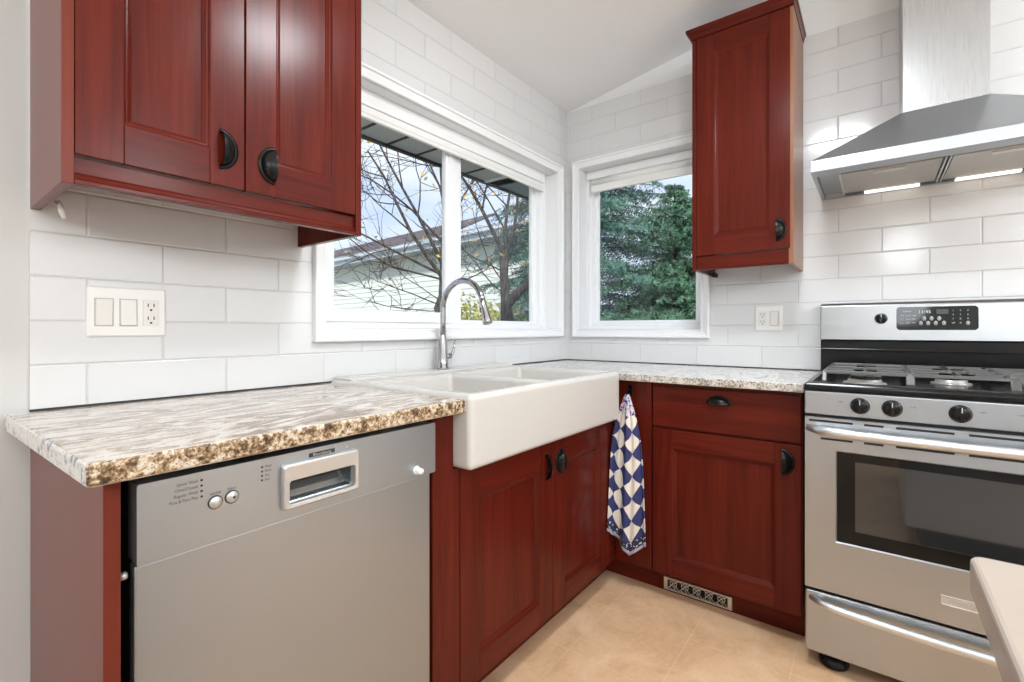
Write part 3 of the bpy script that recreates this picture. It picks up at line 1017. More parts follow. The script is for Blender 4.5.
bc = thing('base_cabinet', (-0.3, -1.025, 0.0), 'cherry base cabinet with one drawer over one framed door, left of the range', 'cabinet')
b = MB()
b.box((BX + 0.022, -1.2900, 0.107), (-0.003, -0.7620, 0.8835))
b.build('carcass', VENEER, bc)
b = MB()
for y0, y1 in ((-0.782, -0.7600), (-1.2900, -1.050)):
    b.box((-0.515, y0, 0.0), (-0.497, y1, 0.107))
b.box((-0.515, -1.050, 0.0), (-0.497, -0.782, 0.0065))
b.box((-0.515, -1.050, 0.0605), (-0.497, -0.782, 0.107))
b.build('toe_kick', WY, bc)
dw_ = slab_front(TBR, 0.7645, 1.2880, 0.7045, 0.8680, bc, WY)
cup_pull(TBR, 1.0200, 0.8150, 0.0205, '+v', dw_, 0.040, 0.026, 0.026)
d = cabinet_door(TBR, 0.7645, 1.2880, 0.1085, 0.6965, bc, (WZ, WY), stile=0.080, rail=0.075, rail_b=0.072)
cup_pull(TBR, 1.2300, 0.6340, 0.0205, '+u', d)

# toe-kick register
tv = thing('floor_register', (-0.515, -0.91, 0.0), 'brass-toned scrollwork heating register set in the toe kick under the base cabinet', 'vent')
TV = face_right(-0.515)
V0, V1, U0, U1 = 0.0075, 0.0600, 0.7825, 1.0495
b = MB(TV)
b.frame(U0, U1, V0, V1, [(0.0, 0.001), (0.0, 0.006), (0.002, 0.008), (0.006, 0.008), (0.0065, 0.001)])
b.box((U0 + 0.004, V0 + 0.004, 0.0012), (U0 + 0.016, V1 - 0.004, 0.0075))
b.box((U1 - 0.016, V0 + 0.004, 0.0012), (U1 - 0.004, V1 - 0.004, 0.0075))
b.build('frame', NICKEL, tv, bevel=0.0006)
b = MB(TV)
b.box((U0 + 0.005, V0 + 0.005, -0.012), (U1 - 0.005, V1 - 0.005, -0.010))
b.build('duct_opening', BLACK, tv)
b = MB(TV)
n = 5
cw = (U1 - U0 - 0.032) / n
vc = (V0 + V1) / 2
for i in range(n):
    c0 = U0 + 0.016 + cw * i
    b.tube([(c0, V0 + 0.006, 0.004), (c0 + cw / 2, vc + 0.006, 0.005), (c0 + cw, V1 - 0.006, 0.004)], 0.0018, 6)
    b.tube([(c0, V1 - 0.006, 0.004), (c0 + cw / 2, vc + 0.006, 0.005), (c0 + cw, V0 + 0.006, 0.004)], 0.0018, 6)
    b.tube([(c0 + cw / 2 + 0.011 * math.cos(a) * 1.25, vc + 0.005 + 0.011 * math.sin(a), 0.005) for a in [2 * math.pi * k / 16 for k in range(17)]], 0.0015, 6)
    b.tube([(c0 + cw / 2 + (0.0165 - 0.0022 * k) * math.cos(2.6 + k * 0.9), V0 + 0.013 + (0.010 - 0.0012 * k) * math.sin(2.6 + k * 0.9), 0.005) for k in range(7)], 0.0014, 6)
b.build('scroll_grille', NICKEL, tv)

# ------------------------------------------------------------------ countertops


def slab(name, poly, z0, z1, mats, edge_of, label, bevel=0.006):
    """poly counter-clockwise; edge_of(i) -> material slot of side i"""
    b = MB()
    k0 = b.pts([(x, y, z0) for x, y in poly])
    k1 = b.pts([(x, y, z1) for x, y in poly])
    n = len(poly)
    b.face([k0 + i for i in range(n)][::-1], 0)
    b.face([k1 + i for i in range(n)], 0)
    for i in range(n):
        j = (i + 1) % n
        b.face((k0 + i, k0 + j, k1 + j, k1 + i), edge_of(i))
    return tag(b.build(name, mats, None, bevel=bevel, seg=3), label, 'countertop')


SX0, SX1, SYF = -1.589, -0.683, -0.660
slab('countertop', [(-2.352, -0.004), (-2.338, -0.642), (SX0 + 0.002, -0.642), (SX0 + 0.002, -0.004)], 0.8795, 0.9145, [GR_TOP, GR_EDGE, GR_END], lambda i: {0: 2, 1: 1}.get(i, 0), 'streaked granite countertop with a gold-brown speckled edge over the dishwasher')
slab('countertop', [(SX1 - 0.002, -0.004), (SX1 - 0.002, -0.585), (-0.642, -0.600), (-0.642, -1.2990), (-0.004, -1.2990), (-0.004, -0.004)], 0.8845, 0.9140, [GR_TOP2, GR_EDGE2], lambda i: 1 if i in (1, 2) else 0, 'pale granite countertop in the corner between the sink and the range', 0.004)

# ------------------------------------------------------------------ apron sink
SZ = 0.927
sk = thing('apron_sink', (-1.16, -0.33, 0.72), 'white fireclay double-bowl apron-front sink', 'sink')
b = MB()
xs = [SX0, SX0 + 0.048, -1.176, -1.140, SX1 - 0.042, SX1]
ys = [SYF, SYF + 0.046, -0.178, -0.006]
zb = 0.727
xg, yg = xs, ys
for i in range(5):
    for j in range(3):
        if j == 1 and i in (1, 3):
            continue
        z_ = SZ
        k = b.pts([(xg[i], yg[j], z_), (xg[i + 1], yg[j], z_), (xg[i + 1], yg[j + 1], z_), (xg[i], yg[j + 1], z_)])
        b.face((k, k + 1, k + 2, k + 3))
# outer skin split along the same grid so the seams weld
ring_top = [(xg[i], yg[0]) for i in range(6)] + [(xg[5], yg[j]) for j in range(1, 4)] + [(xg[i], yg[3]) for i in range(4, -1, -1)] + [(xg[0], yg[j]) for j in (2, 1)]
b.loops([[(x, y, SZ) for x, y in ring_top], [(x, y, zb) for x, y in ring_top]], cap1=True)
for i in (1, 3):
    q = [(xg[i], yg[1]), (xg[i + 1], yg[1]), (xg[i + 1], yg[2]), (xg[i], yg[2])]
    cx, cy = (xg[i] + xg[i + 1]) / 2, (yg[1] + yg[2]) / 2
    q2 = [(cx + (x - cx) * 0.93, cy + (y - cy) * 0.93) for x, y in q]
    b.loops([[(x, y, SZ) for x, y in q], [(x, y, SZ - 0.185) for x, y in q2]], cap1=True)
so = b.build('basin', FIRE, sk, recalc=False)
bmx = bmesh.new(); bmx.from_mesh(so.data); bmesh.ops.remove_doubles(bmx, verts=bmx.verts[:], dist=1e-5)
bmesh.ops.recalc_face_normals(bmx, faces=bmx.faces[:])
for f_ in bmx.faces:
    f_.smooth = True
bmx.to_mesh(so.data); bmx.free()
md = so.modifiers.new('bevel', 'BEVEL'); md.width = 0.0165; md.segments = 4; md.limit_method = 'ANGLE'; md.angle_limit = math.radians(40)
md = so.modifiers.new('wn', 'WEIGHTED_NORMAL'); md.keep_sharp = False
for i in (1, 3):
    b = MB()
    c = ((xg[i] + xg[i + 1]) / 2, (yg[1] + yg[2]) / 2, SZ - 0.185)
    b.lathe([(0.045, -0.002), (0.045, 0.002), (0.038, 0.003), (0.034, -0.001), (0.012, -0.001), (0.010, 0.006), (0.0, 0.007)], c, 'z', 26, caps=False)
    b.build('drain', CHROME, sk)
# low raised ledge that carries the tap
b = MB()
b.prism(rrect(SX0 + 0.012, SX1 - 0.012, -0.120, -0.010, 0.012), 'z', SZ - 0.003, SZ + 0.0075)
b.build('tap_ledge', FIRE, sk, bevel=0.004, seg=3)

# ------------------------------------------------------------------ tap
FXC, FYC, FZ = -1.107, -0.065, SZ + 0.0080
fa = thing('kitchen_tap', (FXC, FYC, FZ), 'chrome gooseneck pull-down tap with side lever on the back of the sink', 'tap')
b = MB()
b.lathe([(0.0, 0.0), (0.026, 0.0), (0.026, 0.004), (0.0225, 0.009), (0.0205, 0.050), (0.0185, 0.095), (0.0140, 0.125), (0.0125, 0.14)], (FXC, FYC, FZ), 'z', 24, caps=False)
b.build('body', CHROME, fa)
path = [(FXC, FYC, FZ + 0.135), (FXC, FYC, FZ + 0.19), (FXC, FYC, FZ + 0.235)]
R, zc_ = 0.110, FZ + 0.248
for k in range(0, 17):
    a = math.pi - math.radians(168) * k / 16
    path.append((FXC, FYC - R - R * math.cos(a), zc_ + R * math.sin(a)))
b = MB()
b.tube(path, 0.0118, 14)
b.build('spout', CHROME, fa)
pe = Vector(path[-1])
dirv = (Vector(path[-1]) - Vector(path[-2])).normalized()
b = MB()
b.lathe([(0.0125, -0.004), (0.0138, 0.002), (0.0138, 0.010), (0.0128, 0.014), (0.0165, 0.050), (0.0190, 0.082), (0.0185, 0.090), (0.0140, 0.092)], pe, dirv, 20)
sh = b.build('spray_head', CHROME, fa)
b = MB()
q = pe + dirv * 0.035 + Vector((0, 0.0165, 0))
b.lathe([(0.0, -0.013), (0.006, -0.010), (0.007, 0.0), (0.006, 0.010), (0.0, 0.013)], q, dirv, 10, caps=False)
b.build('spray_button', KNOBM, sh)
b = MB()
b.tube([(FXC + 0.012, FYC, FZ + 0.050), (FXC + 0.030, FYC, FZ + 0.050), (FXC + 0.044, FYC, FZ + 0.051)], [0.012, 0.0125, 0.011], 14)
b.tube([(FXC + 0.040, FYC, FZ + 0.051), (FXC + 0.052, FYC - 0.004, FZ + 0.062), (FXC + 0.056, FYC - 0.008, FZ + 0.085), (FXC + 0.058, FYC - 0.014, FZ + 0.118)], [0.007, 0.0065, 0.0055, 0.0048], 10)
b.build('lever', CHROME, fa)

# ------------------------------------------------------------------ gas range
RY0, RY1 = -1.3065, -2.0665
rg = thing('gas_range', (-0.35, -1.685, 0.0), 'stainless steel gas range with black cooktop and oven window', 'range')
TG = face_right(-0.640)
U0, U1 = 1.3065, 2.0665
UC = (U0 + U1) / 2
b = MB()
b.box((-0.640, RY1 + 0.002, 0.045), (-0.030, RY0 - 0.002, 0.898))
b.build('body', mat('grey_range_side', (0.22, 0.215, 0.21), 0.4), rg)
for x in (-0.60, -0.10):
    for u in (U0 + 0.075, U1 - 0.075):
        b = MB()
        b.lathe([(0.0, 0.0), (0.036, 0.0), (0.041, 0.004), (0.043, 0.012), (0.041, 0.022), (0.030, 0.034), (0.018, 0.036), (0.018, 0.052)], (x - 0.02, -u, 0.0), 'z', 22, caps=False)
        b.build('foot', CAST, rg)
# storage drawer
b = MB(TG)
b.box((U0 + 0.002, 0.0600, 0.0), (U1 - 0.002, 0.2570, 0.052))
dr_ = b.build('drawer', ST_Y, rg, bevel=0.006, seg=3)


def bow_handle(T, u0, u1, v, w, bow, parent, r=0.013, drop=0.0, flat=1.0):
    b = MB(T)
    path, rad = [], []
    n = 22
    for k in range(n + 1):
        t = k / n
        s_ = 1 - (2 * t - 1) ** 2
        edge = min(1.0, min(t, 1 - t) / 0.055)
        path.append((u0 + (u1 - u0) * t, v - drop * s_, w + bow * (0.25 * s_ + 0.75 * (edge ** 0.6))))
        rad.append(r * (0.72 + 0.28 * edge))
    b.tube(path, rad, 14)
    return b.build('handle', ST_HANDLE, parent)


bow_handle(TG, U0 + 0.018, U1 - 0.018, 0.233, 0.050, 0.040, dr_, 0.0125, 0.010)
b = MB(TG)
b.box((U0 + 0.004, 0.2570, 0.0), (U1 - 0.004, 0.2680, 0.034))
b.build('drawer_gap', BLACK, rg)
# oven door: frame with window
b = MB(TG)
od = (U0 + 0.002, U1 - 0.002, 0.268, 0.816)
wi = (1.3905, 1.9825, 0.428, 0.716)
for q in ((od[0], od[1], od[2], wi[2]), (od[0], od[1], wi[3], od[3]), (od[0], wi[0], wi[2], wi[3]), (wi[1], od[1], wi[2], wi[3])):
    k = b.pts([(q[0], q[2], 0.056), (q[1], q[2], 0.056), (q[1], q[3], 0.056), (q[0], q[3], 0.056)])
    b.face((k, k + 1, k + 2, k + 3))
b.frame(*od, [(0.0, 0.0), (0.0, 0.054), (0.002, 0.056)])
b.frame(*wi, [(0.0, 0.056), (0.003, 0.052), (0.004, 0.050)])
door = b.build('oven_door', ST_Y, rg, recalc=False)
b = MB(TG)
b.box((wi[0] + 0.003, wi[2] + 0.003, 0.040), (wi[1] - 0.003, wi[3] - 0.003, 0.0515), 0)
b.build('window', GLOSSBLK, door)
b = MB(TG)
b.box((wi[0] + 0.050, wi[2] + 0.045, 0.0516), (wi[1] - 0.050, wi[3] - 0.028, 0.0520))
b.build('window_pane', OVENGL, door)
bow_handle(TG, U0 + 0.012, U1 - 0.012, 0.781, 0.056, 0.046, door, 0.0150, 0.004)
for row, (vv, spans) in enumerate(((0.8060, ((0.013, 0.128), (0.156, 0.203), (0.232, 0.359), (0.388, 0.520), (0.55, 0.60), (0.63, 0.745))), (0.7505, ((0.045, 0.128), (0.156, 0.203), (0.232, 0.359), (0.388, 0.520), (0.55, 0.60), (0.63, 0.715))))):
    b = MB(TG)
    for a, c in spans:
        b.box((U0 + a, vv - 0.0035, 0.052), (U0 + c, vv + 0.0030, 0.0566))
    b.build('vent_slot', BLACK, door)
b = MB(TG)
b.frame(UC - 0.0500, UC + 0.0500, 0.3220, 0.3490, [(0.0, 0.056), (0.0, 0.0585), (0.0015, 0.0590), (0.003, 0.0578)], 0, 0)
bd = b.build('badge', SILVER, door)
lettering('FRIGIDAIRE', TG, UC, 0.3355, 0.0579, 0.0125, GREYBTN, bd, align='CENTER', sx=1.05)
# control panel with knobs
b = MB(TG)
b.box((U0, 0.816, 0.0), (U1, 0.8255, 0.040))
b.build('panel_gap', BLACK, rg)
b = MB(TG)
b.box((U0, 0.8255, 0.0), (U1, 0.9000, 0.052))
cp = b.build('control_panel', ST_Y, rg, bevel=0.004, seg=3)


def knob(T, u, v, w, parent, r=0.024):
    b = MB(T)
    b.lathe([(r * 1.04, 0.0), (r * 1.04, 0.004), (r * 0.92, 0.008), (r * 0.86, 0.016), (r * 0.74, 0.022), (0.0, 0.024)], (u, v, w), 'z', 28, caps=False)
    b.box((u - r * 0.20, v - r * 0.86, w + 0.010), (u + r * 0.20, v + r * 0.86, w + 0.031))
    o = b.build('knob', CAST, parent, bevel=0.0012)
    b = MB(T)
    b.box((u - 0.0010, v + r * 0.25, w + 0.0312), (u + 0.0010, v + r * 0.82, w + 0.0316))
    b.build('pointer', LETTER_L, o)
    return o


for du in (0.146, 0.223, 0.3715, 0.537, 0.614):
    knob(TG, U0 + du, 0.8625, 0.052, rg)
for du, t in ((0.095, 'OFF'), (0.270, 'LITE'), (0.415, 'OFF'), (0.488, 'OFF'), (0.665, 'LITE')):
    lettering('\u2022 ' + t, TG, U0 + du, 0.870, 0.0521, 0.0065, LETTER_D, rg, align='CENTER')
# cooktop: black enamel pan with a raised rim
b = MB()
x0, x1, y0, y1 = -0.696, -0.085, RY1 - 0.001, RY0 + 0.001
rings = []
for ins, z in ((0.006, 0.900), (0.0, 0.905), (0.0, 0.918), (0.006, 0.9265), (0.022, 0.929), (0.034, 0.924), (0.060, 0.919)):
    rings.append([(x0 + ins, y0 + ins, z), (x1 - ins, y0 + ins, z), (x1 - ins, y1 - ins, z), (x0 + ins, y1 - ins, z)])
b.loops(rings, cap0=True, cap1=True)
ct = b.build('cooktop', CAST, rg, bevel=0.0025, seg=2)
BUR = [(-0.545, U0 + 0.155, 0.048), (-0.545, U1 - 0.155, 0.048), (-0.245, U0 + 0.155, 0.038), (-0.245, U1 - 0.155, 0.040), (-0.395, UC, 0.042)]
for x, u, r in BUR:
    b = MB()
    b.lathe([(r * 1.25, 0.0), (r * 1.2, 0.005), (r * 0.95, 0.007), (r * 0.95, 0.014), (r * 0.85, 0.016)], (x, -u, 0.9185), 'z', 24)
    bu = b.build('burner', SILVER, rg)
    b = MB()
    b.lathe([(r * 0.86, 0.0), (r * 0.88, 0.004), (r * 0.80, 0.009), (0.0, 0.011)], (x, -u, 0.9345), 'z', 24, caps=False)
    b.build('burner_cap', CAST, bu)


def bar(b, p, q, wd=0.010, ht=0.011):
    """flat-topped cast bar between two points (top centre line)"""
    p, q = Vector(p), Vector(q)
    d = (q - p)
    s = Vector((-d.y, d.x, 0)).normalized() * wd / 2
    dn = Vector((0, 0, -ht))
    b.loops([[tuple(p + s), tuple(p - s), tuple(p - s * 1.25 + dn), tuple(p + s * 1.25 + dn)], [tuple(q + s), tuple(q - s), tuple(q - s * 1.25 + dn), tuple(q + s * 1.25 + dn)]], 0, False, True, True, True)


GZ = 0.962
gw = (U1 - U0 - 0.090) / 3
for g in range(3):
    ga = U0 + 0.045 + gw * g + 0.004
    gb = ga + gw - 0.008
    b = MB()
    xa, xb = -0.625, -0.125
    ya, yb = -ga, -gb
    i_ = 0.022
    # rim of the grate standing on four sloping legs and two cross rails
    top = [(xa + i_, ya, GZ), (xa + i_, yb, GZ), (xb - i_, yb, GZ), (xb - i_, ya, GZ)]
    for (sx, sy) in ((xa, ya), (xa, yb), (xb, ya), (xb, yb)):
        tx = sx + (i_ if sx == xa else -i_)
        bar(b, (tx, sy, GZ), (sx, sy, 0.9300), 0.012, 0.010)
    for k in range(4):
        bar(b, top[k], top[(k + 1) % 4], 0.009, 0.011)
    xm = (xa + xb) / 2
    ym = (ya + yb) / 2
    bar(b, (xm, ya, GZ), (xm, yb, GZ), 0.009, 0.011)
    if g != 1:
        for cx in (-0.545, -0.245):
            lo, hi = (xa + i_, xm) if cx < xm else (xm, xb - i_)
            bar(b, (lo, ym, GZ + 0.002), (cx - 0.030, ym, GZ + 0.002), 0.008, 0.013)
            bar(b, (hi, ym, GZ + 0.002), (cx + 0.030, ym, GZ + 0.002), 0.008, 0.013)
            bar(b, (cx, ya, GZ + 0.002), (cx, ym + 0.030, GZ + 0.002), 0.008, 0.013)
            bar(b, (cx, yb, GZ + 0.002), (cx, ym - 0.030, GZ + 0.002), 0.008, 0.013)
    else:
        for cx in (-0.52, -0.395, -0.27):
            bar(b, (cx, ya, GZ + 0.002), (cx, ym + 0.040, GZ + 0.002), 0.008, 0.013)
            bar(b, (cx, yb, GZ + 0.002), (cx, ym - 0.040, GZ + 0.002), 0.008, 0.013)
        bar(b, (xa + i_, ym, GZ + 0.002), (-0.46, ym, GZ + 0.002), 0.008, 0.013)
        bar(b, (xb - i_, ym, GZ + 0.002), (-0.33, ym, GZ + 0.002), 0.008, 0.013)
    for fx in (-0.50, -0.26):
        bar(b, (fx, ya, GZ - 0.002), (fx, ya, 0.9250), 0.010, 0.010)
        bar(b, (fx, yb, GZ - 0.002), (fx, yb, 0.9250), 0.010, 0.010)
    b.build('grate', IRON, rg, bevel=0.0016)
# backguard
BGX = -0.082
TGB = face_right(BGX)
b = MB()
b.box((BGX + 0.006, RY1 + 0.004, 0.898), (-0.012, RY0 + 0.003, 1.052))
b.build('riser', CAST, rg, bevel=0.003)
b = MB(TGB)
b.box((U0 - 0.002, 1.010, -0.006), (U1 - 0.004, 1.0185, 0.006))
b.build('riser_ledge', CAST, rg, bevel=0.002)
b = MB()
b.prism([(-0.012, 1.052), (BGX - 0.004, 1.052), (BGX - 0.006, 1.056), (BGX + 0.004, 1.196), (BGX + 0.014, 1.207), (-0.012, 1.208)], 'y', RY1 + 0.004, RY0 + 0.004)
bg = b.build('backguard', ST_BG, rg, bevel=0.006, seg=4)
TGT = lambda p: (BGX - 0.0062 + (p[1] - 1.056) * 0.0714 - p[2], -p[0], p[1])
knob(TGT, 1.5080, 1.1415, 0.0005, bg, 0.020)
b = MB(TGT)
pu0, pu1, pv0, pv1 = 1.5560, 1.7895, 1.0955, 1.1850
rr_ = rrect(pu0, pu1, pv0, pv1, 0.012)
b.loops([[(x, z, 0.0) for x, z in rr_], [(x, z, 0.0022) for x, z in rr_]], 0, False, True, False, True)
pn = b.build('control_display', GLOSSBLK, bg)
lettering('11:45', TGT, pu0 + 0.084, 1.1650, 0.0024, 0.017, DISPLAY, pn, 'clock_digits', 'CENTER')
b = MB(TGT)
b.box((pu0 + 0.118, 1.1560, 0.0022), (pu0 + 0.152, 1.1745, 0.0026))
b.build('display_window', mat('dim_display', (0.035, 0.036, 0.036), 0.3), pn)
for i, (x, z) in enumerate([(0.083, 1.1395), (0.104, 1.1395), (0.126, 1.1395), (0.073, 1.1215), (0.094, 1.1215), (0.116, 1.1215), (0.139, 1.1215)]):
    b = MB(TGT)
    b.lathe([(0.0058, 0.0), (0.0058, 0.0008), (0.0, 0.0010)], (pu0 + x, z, 0.0022), 'z', 18, caps=False, sx=1.55)
    b.build('oval_button', GREYBTN, pn)
b = MB(TGT)
b.lathe([(0.0055, 0.0), (0.0055, 0.0008), (0.0, 0.0010)], (pu0 + 0.205, 1.1215, 0.0022), 'z', 18, caps=False, sx=1.5)
b.build('oval_button', GREYBTN, pn)
for r_, row in enumerate((('1', '2', '3'), ('4', '5', '6'), ('7', '8', '9'), ('off', '0', ''))):
    for c_, t in enumerate(row):
        if t:
            lettering(t, TGT, pu0 + 0.165 + 0.020 * c_, 1.1685 - 0.0155 * r_, 0.0024, 0.0085, LETTER_L, pn, 'key_digit', 'CENTER')
for r_, row in enumerate((('bake', 'broil', 'conv'), ('roast', 'warm', 'clean'), ('timer', 'clock', 'start'))):
    for c_, t in enumerate(row):
        lettering(t, TGT, pu0 + 0.017 + 0.0175 * c_, 1.1520 - 0.0145 * r_, 0.0024, 0.0062, LETTER_L, pn, 'key_word', 'CENTER')
lettering('Gallery', TGT, pu0 + 0.032, 1.1685, 0.0024, 0.0085, LETTER_L, pn, 'range_name', 'CENTER')
lettering('ELECTRONIC OVEN CONTROL', TGT, (pu0 + pu1) / 2, 1.0790, 0.0004, 0.0065, GREYBTN, bg, 'caption', 'CENTER')

# ------------------------------------------------------------------ range hood
HY0, HY1, HX = -1.3020, -2.0640, -0.470
CY0, CY1, CXF = -1.5670, -1.7990, -0.252
ho = thing('range_hood', (-0.2, -1.683, 1.66), 'stainless steel chimney range hood mounted over the gas range', 'hood')
b = MB()
z0, z1 = 1.6660, 1.7065
o4 = [(-0.002, HY0), (HX, HY0), (HX, HY1), (-0.002, HY1)]
i4 = [(-0.014, HY0 - 0.014), (HX + 0.080, HY0 - 0.014), (HX + 0.080, HY1 + 0.014), (-0.014, HY1 + 0.014)]
c4 = [(-0.002, CY0), (CXF, CY0), (CXF, CY1), (-0.002, CY1)]
b.loops([[(x, y, 1.686) for x, y in i4], [(x, y, z0 + 0.001) for x, y in i4], [(x, y, z0) for x, y in o4], [(x, y, z1) for x, y in o4], [(x, y, 1.8900) for x, y in c4]], 0, False, True, True, True)
b.build('canopy', ST_Y, ho, bevel=0.0012)
b = MB()
b.box((CXF + 0.001, CY1 + 0.001, 1.888), (-0.002, CY0 - 0.001, 2.62))
b.build('chimney', ST_Z, ho, bevel=0.0018)
ym = (HY0 + HY1) / 2
for s_ in (1, -1):
    ya, yb = (HY0 - 0.085, ym + 0.012) if s_ == 1 else (ym - 0.012, HY1 + 0.085)
    b = MB()
    b.box((-0.360, yb, 1.6705), (-0.052, ya, 1.6830))
    fl = b.build('grease_filter', FILTERM, ho, bevel=0.002)
    b = MB()
    b.box((-0.340, (ya + yb) / 2 - 0.046, 1.6655), (-0.318, (ya + yb) / 2 + 0.046, 1.6712))
    b.build('latch', ST_HANDLE, fl, bevel=0.002)
    b = MB()
    yc = -1.541 if s_ == 1 else -1.819
    b.box((-0.046, yc - 0.088, 1.6645), (-0.018, yc + 0.088, 1.6720))
    b.build('light_strip', LED, ho, bevel=0.002)
b = MB()
for dy in (-0.0075, 0.0035):
    b.box((-0.385, ym + dy, 1.6640), (-0.052, ym + dy + 0.005, 1.6825))
b.build('center_rail', ST_HANDLE, ho, bevel=0.001)
for y in (HY0 - 0.086, HY1 + 0.080):
    b = MB()
    b.box((-0.385, y, 1.6650), (-0.052, y + 0.006, 1.6835))
    b.build('side_rail', ST_HANDLE, ho, bevel=0.001)

# ------------------------------------------------------------------ switch plate and outlet


def receptacle(T, u, v, w, parent):
    b = MB(T)
    b.prism(rrect(u - 0.0167, u + 0.0167, v - 0.0335, v + 0.0335, 0.002), 'z', w, w + 0.0025)
    o = b.build('receptacle', PLASTIC2, parent, bevel=0.0006)
    b = MB(T)
    for dv in (0.0165, -0.0165):
        for du in (-0.0062, 0.0062):
            b.box((u + du - 0.0011, v + dv - 0.001, w + 0.0024), (u + du + 0.0011, v + dv + 0.0080, w + 0.0028))
        b.lathe([(0.0026, 0.0024), (0.0026, 0.0028), (0, 0.00285)], (u, v + dv - 0.0085, w), 'z', 12, caps=False)
    b.build('slots', BLACK, o)
    return o


def rocker(T, u, v, w, parent, tip):
    b = MB(T)
    h, hw = 0.0325, 0.0165
    b.loops([[(u - hw, v - h, w), (u + hw, v - h, w), (u + hw, v + h, w), (u - hw, v + h, w)],
             [(u - hw + .001, v - h + .001, w + 0.002 + (0.004 if tip < 0 else 0)), (u + hw - .001, v - h + .001, w + 0.002 + (0.004 if tip < 0 else 0)), (u + hw - .001, v + h - .001, w + 0.002 + (0.004 if tip > 0 else 0)), (u - hw + .001, v + h - .001, w + 0.002 + (0.004 if tip > 0 else 0))]], 0, False, True, False, True)
    o = b.build('rocker', PLASTIC2, parent, bevel=0.0008)
    b = MB(T)
    b.frame(u - hw - 0.0016, u + hw + 0.0016, v - h - 0.0016, v + h + 0.0016, [(0.0, 0.0 + w), (0.0, 0.0004 + w), (0.0016, 0.0004 + w)])
    b.build('gap', mat('shadow_gap', (0.45, 0.44, 0.42), 0.7), o)
    return o


def plate(T, u0, u1, v0, v1, parent):
    b = MB(T)
    r0 = rrect(u0, u1, v0, v1, 0.004)
    r1 = rrect(u0 + 0.004, u1 - 0.004, v0 + 0.004, v1 - 0.004, 0.003)
    b.loops([[(x, z, 0.0) for x, z in r0], [(x, z, 0.003) for x, z in r0], [(x, z, 0.0065) for x, z in r1]], 0, False, True, False, True)
    return b.build('plate', PLASTIC, parent)


sp = thing('switch_plate', (-2.137, 0, 1.140), 'white three-gang plate with two rocker switches and an outlet on the window-wall tile', 'switch')
plate(TL, -2.2165, -2.0580, 1.0790, 1.2020, sp)
rocker(TL, -2.1850, 1.1390, 0.0066, sp, 1)
rocker(TL, -2.1375, 1.1390, 0.0066, sp, -1)
receptacle(TL, -2.0915, 1.1390, 0.0066, sp)
op = thing('outlet_plate', (0, -1.094, 1.150), 'white two-gang plate with an outlet and a switch under the narrow wall cabinet', 'outlet')
plate(TR, 1.0360, 1.1510, 1.0900, 1.2080, op)
receptacle(TR, 1.0680, 1.1480, 0.0066, op)
rocker(TR, 1.1170, 1.1480, 0.0066, op, -1)

# ------------------------------------------------------------------ towel on its hook
hk = thing('towel_hook', (BX, -0.667, 0.83), 'small dark metal hook on the corner filler holding the checked towel', 'hook')
b = MB(face_right(BX))
b.prism(rrect(0.658, 0.676, 0.815, 0.862, 0.004), 'z', 0.0005, 0.004)
b.build('backplate', KNOBM, hk, bevel=0.001)
b = MB(face_right(BX))
b.tube([(0.667, 0.850, 0.004), (0.667, 0.852, 0.018), (0.667, 0.846, 0.028)], [0.004, 0.004, 0.006], 10)
b.tube([(0.667, 0.826, 0.004), (0.667, 0.817, 0.014), (0.667, 0.814, 0.024), (0.667, 0.821, 0.032), (0.667, 0.830, 0.034)], [0.004, 0.004, 0.004, 0.004, 0.005], 10)
b.build('prongs', KNOBM, hk)

b = MB()
NU, NV = 40, 56
uvs = []
rings = []
ZT, XT = 0.826, BX - 0.0265
for j in range(NV + 1):
    t = j / NV                                   # 0 top .. 1 bottom
    half = 0.008 + 0.082 * (1 - math.exp(-2.2 * t)) / (1 - math.exp(-2.2)) + 0.003 * math.sin(t * 6)
    ring = []
    cy = -0.667 + 0.009 * t
    for i in range(NU + 1):
        s_ = -1 + 2 * i / NU                     # -1 near the corner (+y) .. 1 towards the range
        # the lower hem slants: left corner higher, point right of centre
        hem = 0.080 * max(0.0, 0.25 - s_) + 0.070 * max(0.0, s_ - 0.25)
        L_ = 0.665 - hem
        z = ZT - L_ * t
        fold = 0.014 * math.sin(s_ * 5.2 + 0.6) * (0.45 + 0.55 * t) * (1 - 0.35 * t) + 0.007 * math.sin(s_ * 11 + 2.1 * t)
        x = XT - 0.004 - fold * min(1.0, 0.35 + 2.2 * t) - 0.006 * (1 - abs(s_)) - 0.004 * t
        y = cy - half * s_
        over = max(0.0, y + 0.611)
        x, y = min(x, BX - 0.0055) - over * 1.3, min(y, -0.611 + over * 0.1)
        ring.append((x, y, z))
        uvs.append((s_ * (0.100 - 0.050 * (1 - t) ** 2), 0.665 * (1 - t)))
    rings.append(ring)
b.loops(rings, 0, True, False)
b.uv = uvs
tw = b.build('dish_towel', TOWEL, None, recalc=False, solid=0.004)
tag(tw, 'blue and cream diamond-checked dish towel hanging from a hook beside the sink cabinet', 'towel')

# ------------------------------------------------------------------ island beside the camera
il = thing('kitchen_island', (-2.7, -2.1, 0.0), 'kitchen island with a cream stone top, its rounded corner at the lower right', 'island')
b = MB()
b.prism(rrect(-3.60, -1.962, -2.70, -1.5505, 0.010), 'z', 0.884, 0.914)
b.build('worktop', QUARTZ, il, bevel=0.004, seg=3)
b = MB()
b.box((-3.55, -2.65, 0.10), (-2.02, -1.61, 0.8835))
b.build('base', TRIM, il, bevel=0.002)
b = MB()
b.box((-3.50, -2.60, 0.0), (-2.08, -1.67, 0.10))
b.build('toe_kick', DARKWOOD, il)

# ------------------------------------------------------------------ ceiling lamp over the kitchen, and unseen lamps added for fill behind the view


